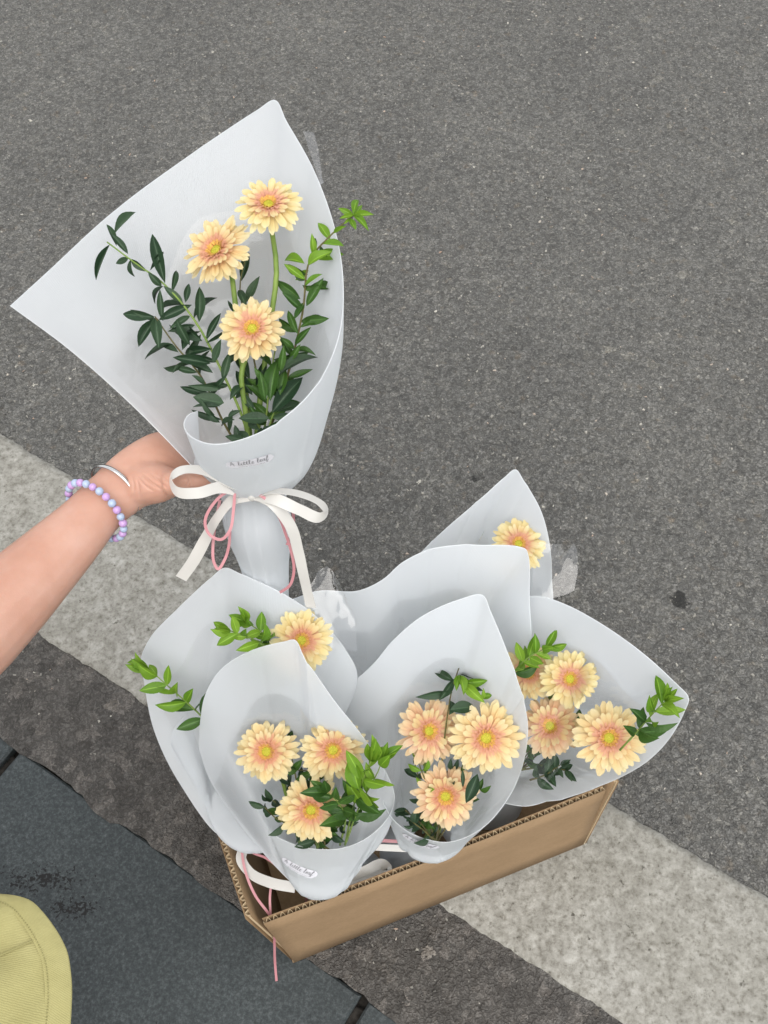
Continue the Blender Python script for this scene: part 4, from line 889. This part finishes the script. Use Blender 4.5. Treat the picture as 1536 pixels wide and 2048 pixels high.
rm = tmp.modifiers.new('r', 'REMESH'); rm.mode = 'VOXEL'; rm.voxel_size = .0021; sm = tmp.modifiers.new('s', 'SMOOTH'); sm.iterations = 11; sm.factor = .5
dg = bpy.context.evaluated_depsgraph_get(); ev = tmp.evaluated_get(dg); em = ev.to_mesh()
vv = np.empty(len(em.vertices) * 3); em.vertices.foreach_get('co', vv); vv = vv.reshape(-1, 3)
tb = bmesh.new(); tb.from_mesh(em)
_lo = np.min([at(262, 1005, .95), at(400, 930, 1.0), at(262, 930, 1.0)], axis=0) - .004; _hi = np.max([at(262, 930, .95), at(400, 1000, .95), at(330, 920, .95)], axis=0) + .004
inb = lambda c: _lo[0] < c.x < _hi[0] and _lo[1] < c.y < _hi[1] and _lo[2] < c.z < _hi[2]
bmesh.ops.subdivide_edges(tb, edges=[e for e in tb.edges if inb(e.verts[0].co) and inb(e.verts[1].co)], cuts=2, use_grid_fill=True, smooth=1.)
vv = np.array([v.co[:] for v in tb.verts]); tb.verts.index_update(); ff = [tuple(v.index for v in f.verts) for f in tb.faces]; tb.free()
# skin creases at the thumb base and the wrist
def crease(V, pts, depth, wid):
    P = smooth_path(pts, 24); lo = P.min(0) - .02; hi = P.max(0) + .02; k = np.where(((V > lo) & (V < hi)).all(1))[0]
    if len(k) == 0: return
    dd = np.min(np.linalg.norm(V[k][:, None] - P[None], axis=2), axis=1); V[k] += D_[None] * (depth * np.exp(-(dd / wid) ** 2))[:, None]
ev.to_mesh_clear(); bpy.data.objects.remove(tmp)
def surf_d(x, y):
    v = vv - C_; d = v @ D_; X = 768 + F * (v @ R_) / d; Y = 1024 - F * (v @ U_) / d; k = np.where((np.abs(X - x) < 8) & (np.abs(Y - y) < 8))[0]
    return d[k].min() if len(k) else 1.0
v_ = vv - C_; d_ = v_ @ D_; X_ = 768 + F * (v_ @ R_) / d_; Y_ = 1024 - F * (v_ @ U_) / d_
for pts, dp in (([(284, 949), (300, 963), (321, 978)], .0015), ([(277, 955), (289, 970), (305, 981)], .0013), ([(299, 945), (315, 960), (332, 974)], .0012), ([(314, 943), (328, 956), (339, 967)], .0008), ([(274, 958), (278, 975), (279, 994)], .0012), ([(264, 950), (268, 972), (266, 996)], .0008),
                ([(371, 950), (376, 961), (372, 974)], .0009), ([(378, 951), (383, 961), (380, 972)], .0007), ([(320, 905), (345, 915), (365, 930)], .0006)):
    P = smooth_path([(x, y, 0) for x, y in pts], 40)[:, :2]; k = np.where((X_ > P[:, 0].min() - 12) & (X_ < P[:, 0].max() + 12) & (Y_ > P[:, 1].min() - 12) & (Y_ < P[:, 1].max() + 12) & (d_ < 1.0))[0]
    if len(k):
        q = np.stack([X_[k], Y_[k]], 1); dd = np.linalg.norm(q[:, None] - P[None], axis=2); mi = dd.argmin(1); fade = np.sin(np.pi * np.clip((mi + 3) / 46, 0, 1)) ** .6
        vv[k] += D_[None] * (dp * fade * np.exp(-(dd.min(1) / 2.4) ** 2))[:, None]
obj('body', vv, ff, 'skin', pr)
# skirt draped over the knees
hem = [(-330, 1760), (-200, 1775), (-100, 1784), (-40, 1788), (0, 1789), (34, 1793), (62, 1803), (86, 1826), (106, 1852), (122, 1878), (134, 1905), (140, 1938), (143, 1975), (142, 2015), (139, 2060), (128, 2130), (100, 2230), (40, 2340)]
HZ = .50
hemw = np.array([onz(x, y, HZ - .0) for x, y in hem]); hemw = smooth_path(hemw, 70); nH = len(hemw)
top = np.array([np.array([-.74, -.02, .47]) + .15 * np.array([math.cos(t), math.sin(t), 0]) for t in np.linspace(2.0, -1.6, nH)])
rowsS = []
tt = np.concatenate([[-.06, -.03], np.linspace(0, .12, 12), np.linspace(.16, 1, 22)])
for t in tt:
    if t < 0: rowsS.append(hemw + np.array([-.010 * (-t / .06), 0, t * .5])[None] * 1.0 + (top - hemw) * 0.012 * (-t / .06)); continue
    p = hemw * (1 - t) + top * t; p = p + np.array([0, 0, .035 * math.sin(math.pi * t)])[None]
    ph = np.linspace(0, 1, nH); p[:, 2] += (.004 * np.sin(ph * 19 + t * 9) + .003 * np.sin(ph * 37 - t * 6)) * min(1, t * 7)
    rowsS.append(p)
G = np.array(rowsS); UVs = np.stack(np.meshgrid(np.linspace(0, .6, nH), tt * .5), -1).reshape(-1, 2)
sk = obj('skirt', G.reshape(-1, 3), grid_faces(len(tt), nH), 'olive_twill', pr, uv=UVs, solid=.0012, offset=0)
hw = .052
hb0 = hemw + np.array([0, 0, .0012]); hb1 = hemw * (1 - hw) + top * hw + np.array([0, 0, .0012 + .035 * math.sin(math.pi * hw)])
Gm = np.array([hb0 * (1 - t) + hb1 * t + np.array([0, 0, .0012 * math.sin(math.pi * min(1, t * 1.0)) ** .3]) + np.array([0, 0, .0006])[None] * rng.normal(size=(nH, 1)) * .5 for t in np.linspace(0, 1, 6)])
obj('hem', Gm.reshape(-1, 3), grid_faces(6, nH), 'olive_twill', sk, uv=np.stack(np.meshgrid(np.linspace(0, .6, nH), np.linspace(.6, .64, 6)), -1).reshape(-1, 2), solid=.0006, offset=0)
V = []; Fc = []
ds = smooth_path(hb1 * .86 + hb0 * .14, 300)
for k in range(0, 296, 2):
    a, b = ds[k] + np.array([0, 0, .0018]), ds[k + 1] + np.array([0, 0, .0018]); a, b = a * .95 + b * .05, a * .25 + b * .75; v, f = tube([a, (a + b) / 2 + np.array([0, 0, .0003]), b], .0004, 5); o = len(V); V.extend(v); Fc.extend([tuple(o + x for x in q) for q in f])
st = obj('stitching', V, Fc, 'thread', sk); st['kind'] = 'stuff'
sv = []
js = int(np.argmin([abs(proj(h)[0] - 112) + abs(proj(h)[1] - 1862) for h in hemw]))
sl = [hemw[js] * (1 - t) + (top[js]) * t + np.array([0, 0, .035 * math.sin(math.pi * t) + .0022 + (.004 * math.sin(js / (nH - 1) * 19 + t * 9) + .003 * math.sin(js / (nH - 1) * 37 - t * 6)) * min(1, t * 7)]) for t in np.linspace(.05, .9, 40)]
v, f, uv = strip(sl, .0012, np.array([0, 0, 1.])); obj('seam', v, f, 'thread', sk, uv=uv, solid=.0006, offset=0)
# shirt over the trunk and hair, outside the picture
v, f = tube(smooth_path([hip + np.array([0, 0, .06]), (hip + nk) / 2 + np.array([-.03, 0, 0]), nk + np.array([0, 0, -.06]), nk + np.array([0, 0, .0])], 14), [.16, .137, .132, .072], 24, False, np.array([.8, .5, 0]), [.9, .8, .76, .85]); obj('shirt', v, f, 'shirt_cotton', pr)
v, f = tube(smooth_path([hd_ + np.array([-.05, -.03, -.14]), hd_ + np.array([-.03, -.02, -.05]), hd_ + np.array([-.012, -.008, .02]), hd_ + np.array([-.005, -.003, .075]), hd_ + np.array([0, 0, .112])], 16), [.06, .085, .088, .074, .015], 22); obj('hair', v, f, 'hair_dark', pr)

# bracelets
def ring_basis(axis):
    axis = nrm(axis); a = nrm(-D_ - axis * (-D_ @ axis)); return axis, a, np.cross(axis, a)
ax = at(300, 915, 1.02) - at(120, 1095, .975)
c1 = at(231, 980, .9985); axn, aa_, bb_ = ring_basis(nrm(ax) + D_ * .35)
V = []
nk_ = 64
for k in range(nk_):
    th = 2 * math.pi * k / nk_; rad_d = aa_ * math.cos(th) * .0278 + bb_ * math.sin(th) * .0285; p = c1 + rad_d; rn_ = nrm(rad_d)
    for (u, v_) in ((-.0021, 0), (-.0018, .0009), (.0018, .0009), (.0021, 0), (.0018, -.0007), (-.0018, -.0007)): V.append(p + axn * u + rn_ * v_)
Fc = []
for k in range(nk_):
    for j in range(6): Fc.append((k * 6 + j, k * 6 + (j + 1) % 6, ((k + 1) % nk_) * 6 + (j + 1) % 6, ((k + 1) % nk_) * 6 + j))
tag(obj('bangle', V, Fc, 'steel'), 'slim polished silver bangle on the wrist next to the beads', 'bracelet')
c2 = at(192, 1022, .990); axn, aa_, bb_ = ring_basis(nrm(ax) + D_ * .45)
bbm = []
bm = bmesh.new(); bmesh.ops.create_icosphere(bm, subdivisions=3, radius=.0039); 
for mn in ('bead_lilac', 'bead_blue'):
    me = bpy.data.meshes.new('bead'); bm.to_mesh(me); me.polygons.foreach_set('use_smooth', [True] * len(me.polygons)); me.materials.append(M[mn]); bbm.append(me)
bm.free()
bc = empty('bead_bracelet', c2); tag(bc, 'bracelet of lilac and pale blue round beads on the forearm', 'bracelet')
NB = 26
for k in range(NB):
    th = 2 * math.pi * k / NB + .1; p = c2 + aa_ * math.cos(th) * .0305 + bb_ * math.sin(th) * .0330
    mw = Matrix.Scale(random.uniform(.93, 1.04), 4); mw.translation = Vector(p); inst('bead', bbm[k % 2], mw, bc)
ring = [c2 + aa_ * math.cos(t) * .0305 + bb_ * math.sin(t) * .0330 for t in np.linspace(0, 2 * math.pi, 40)]
v, f = tube(ring, .0006, 6, False); obj('elastic_cord', v, f, 'bead_blue', bc)
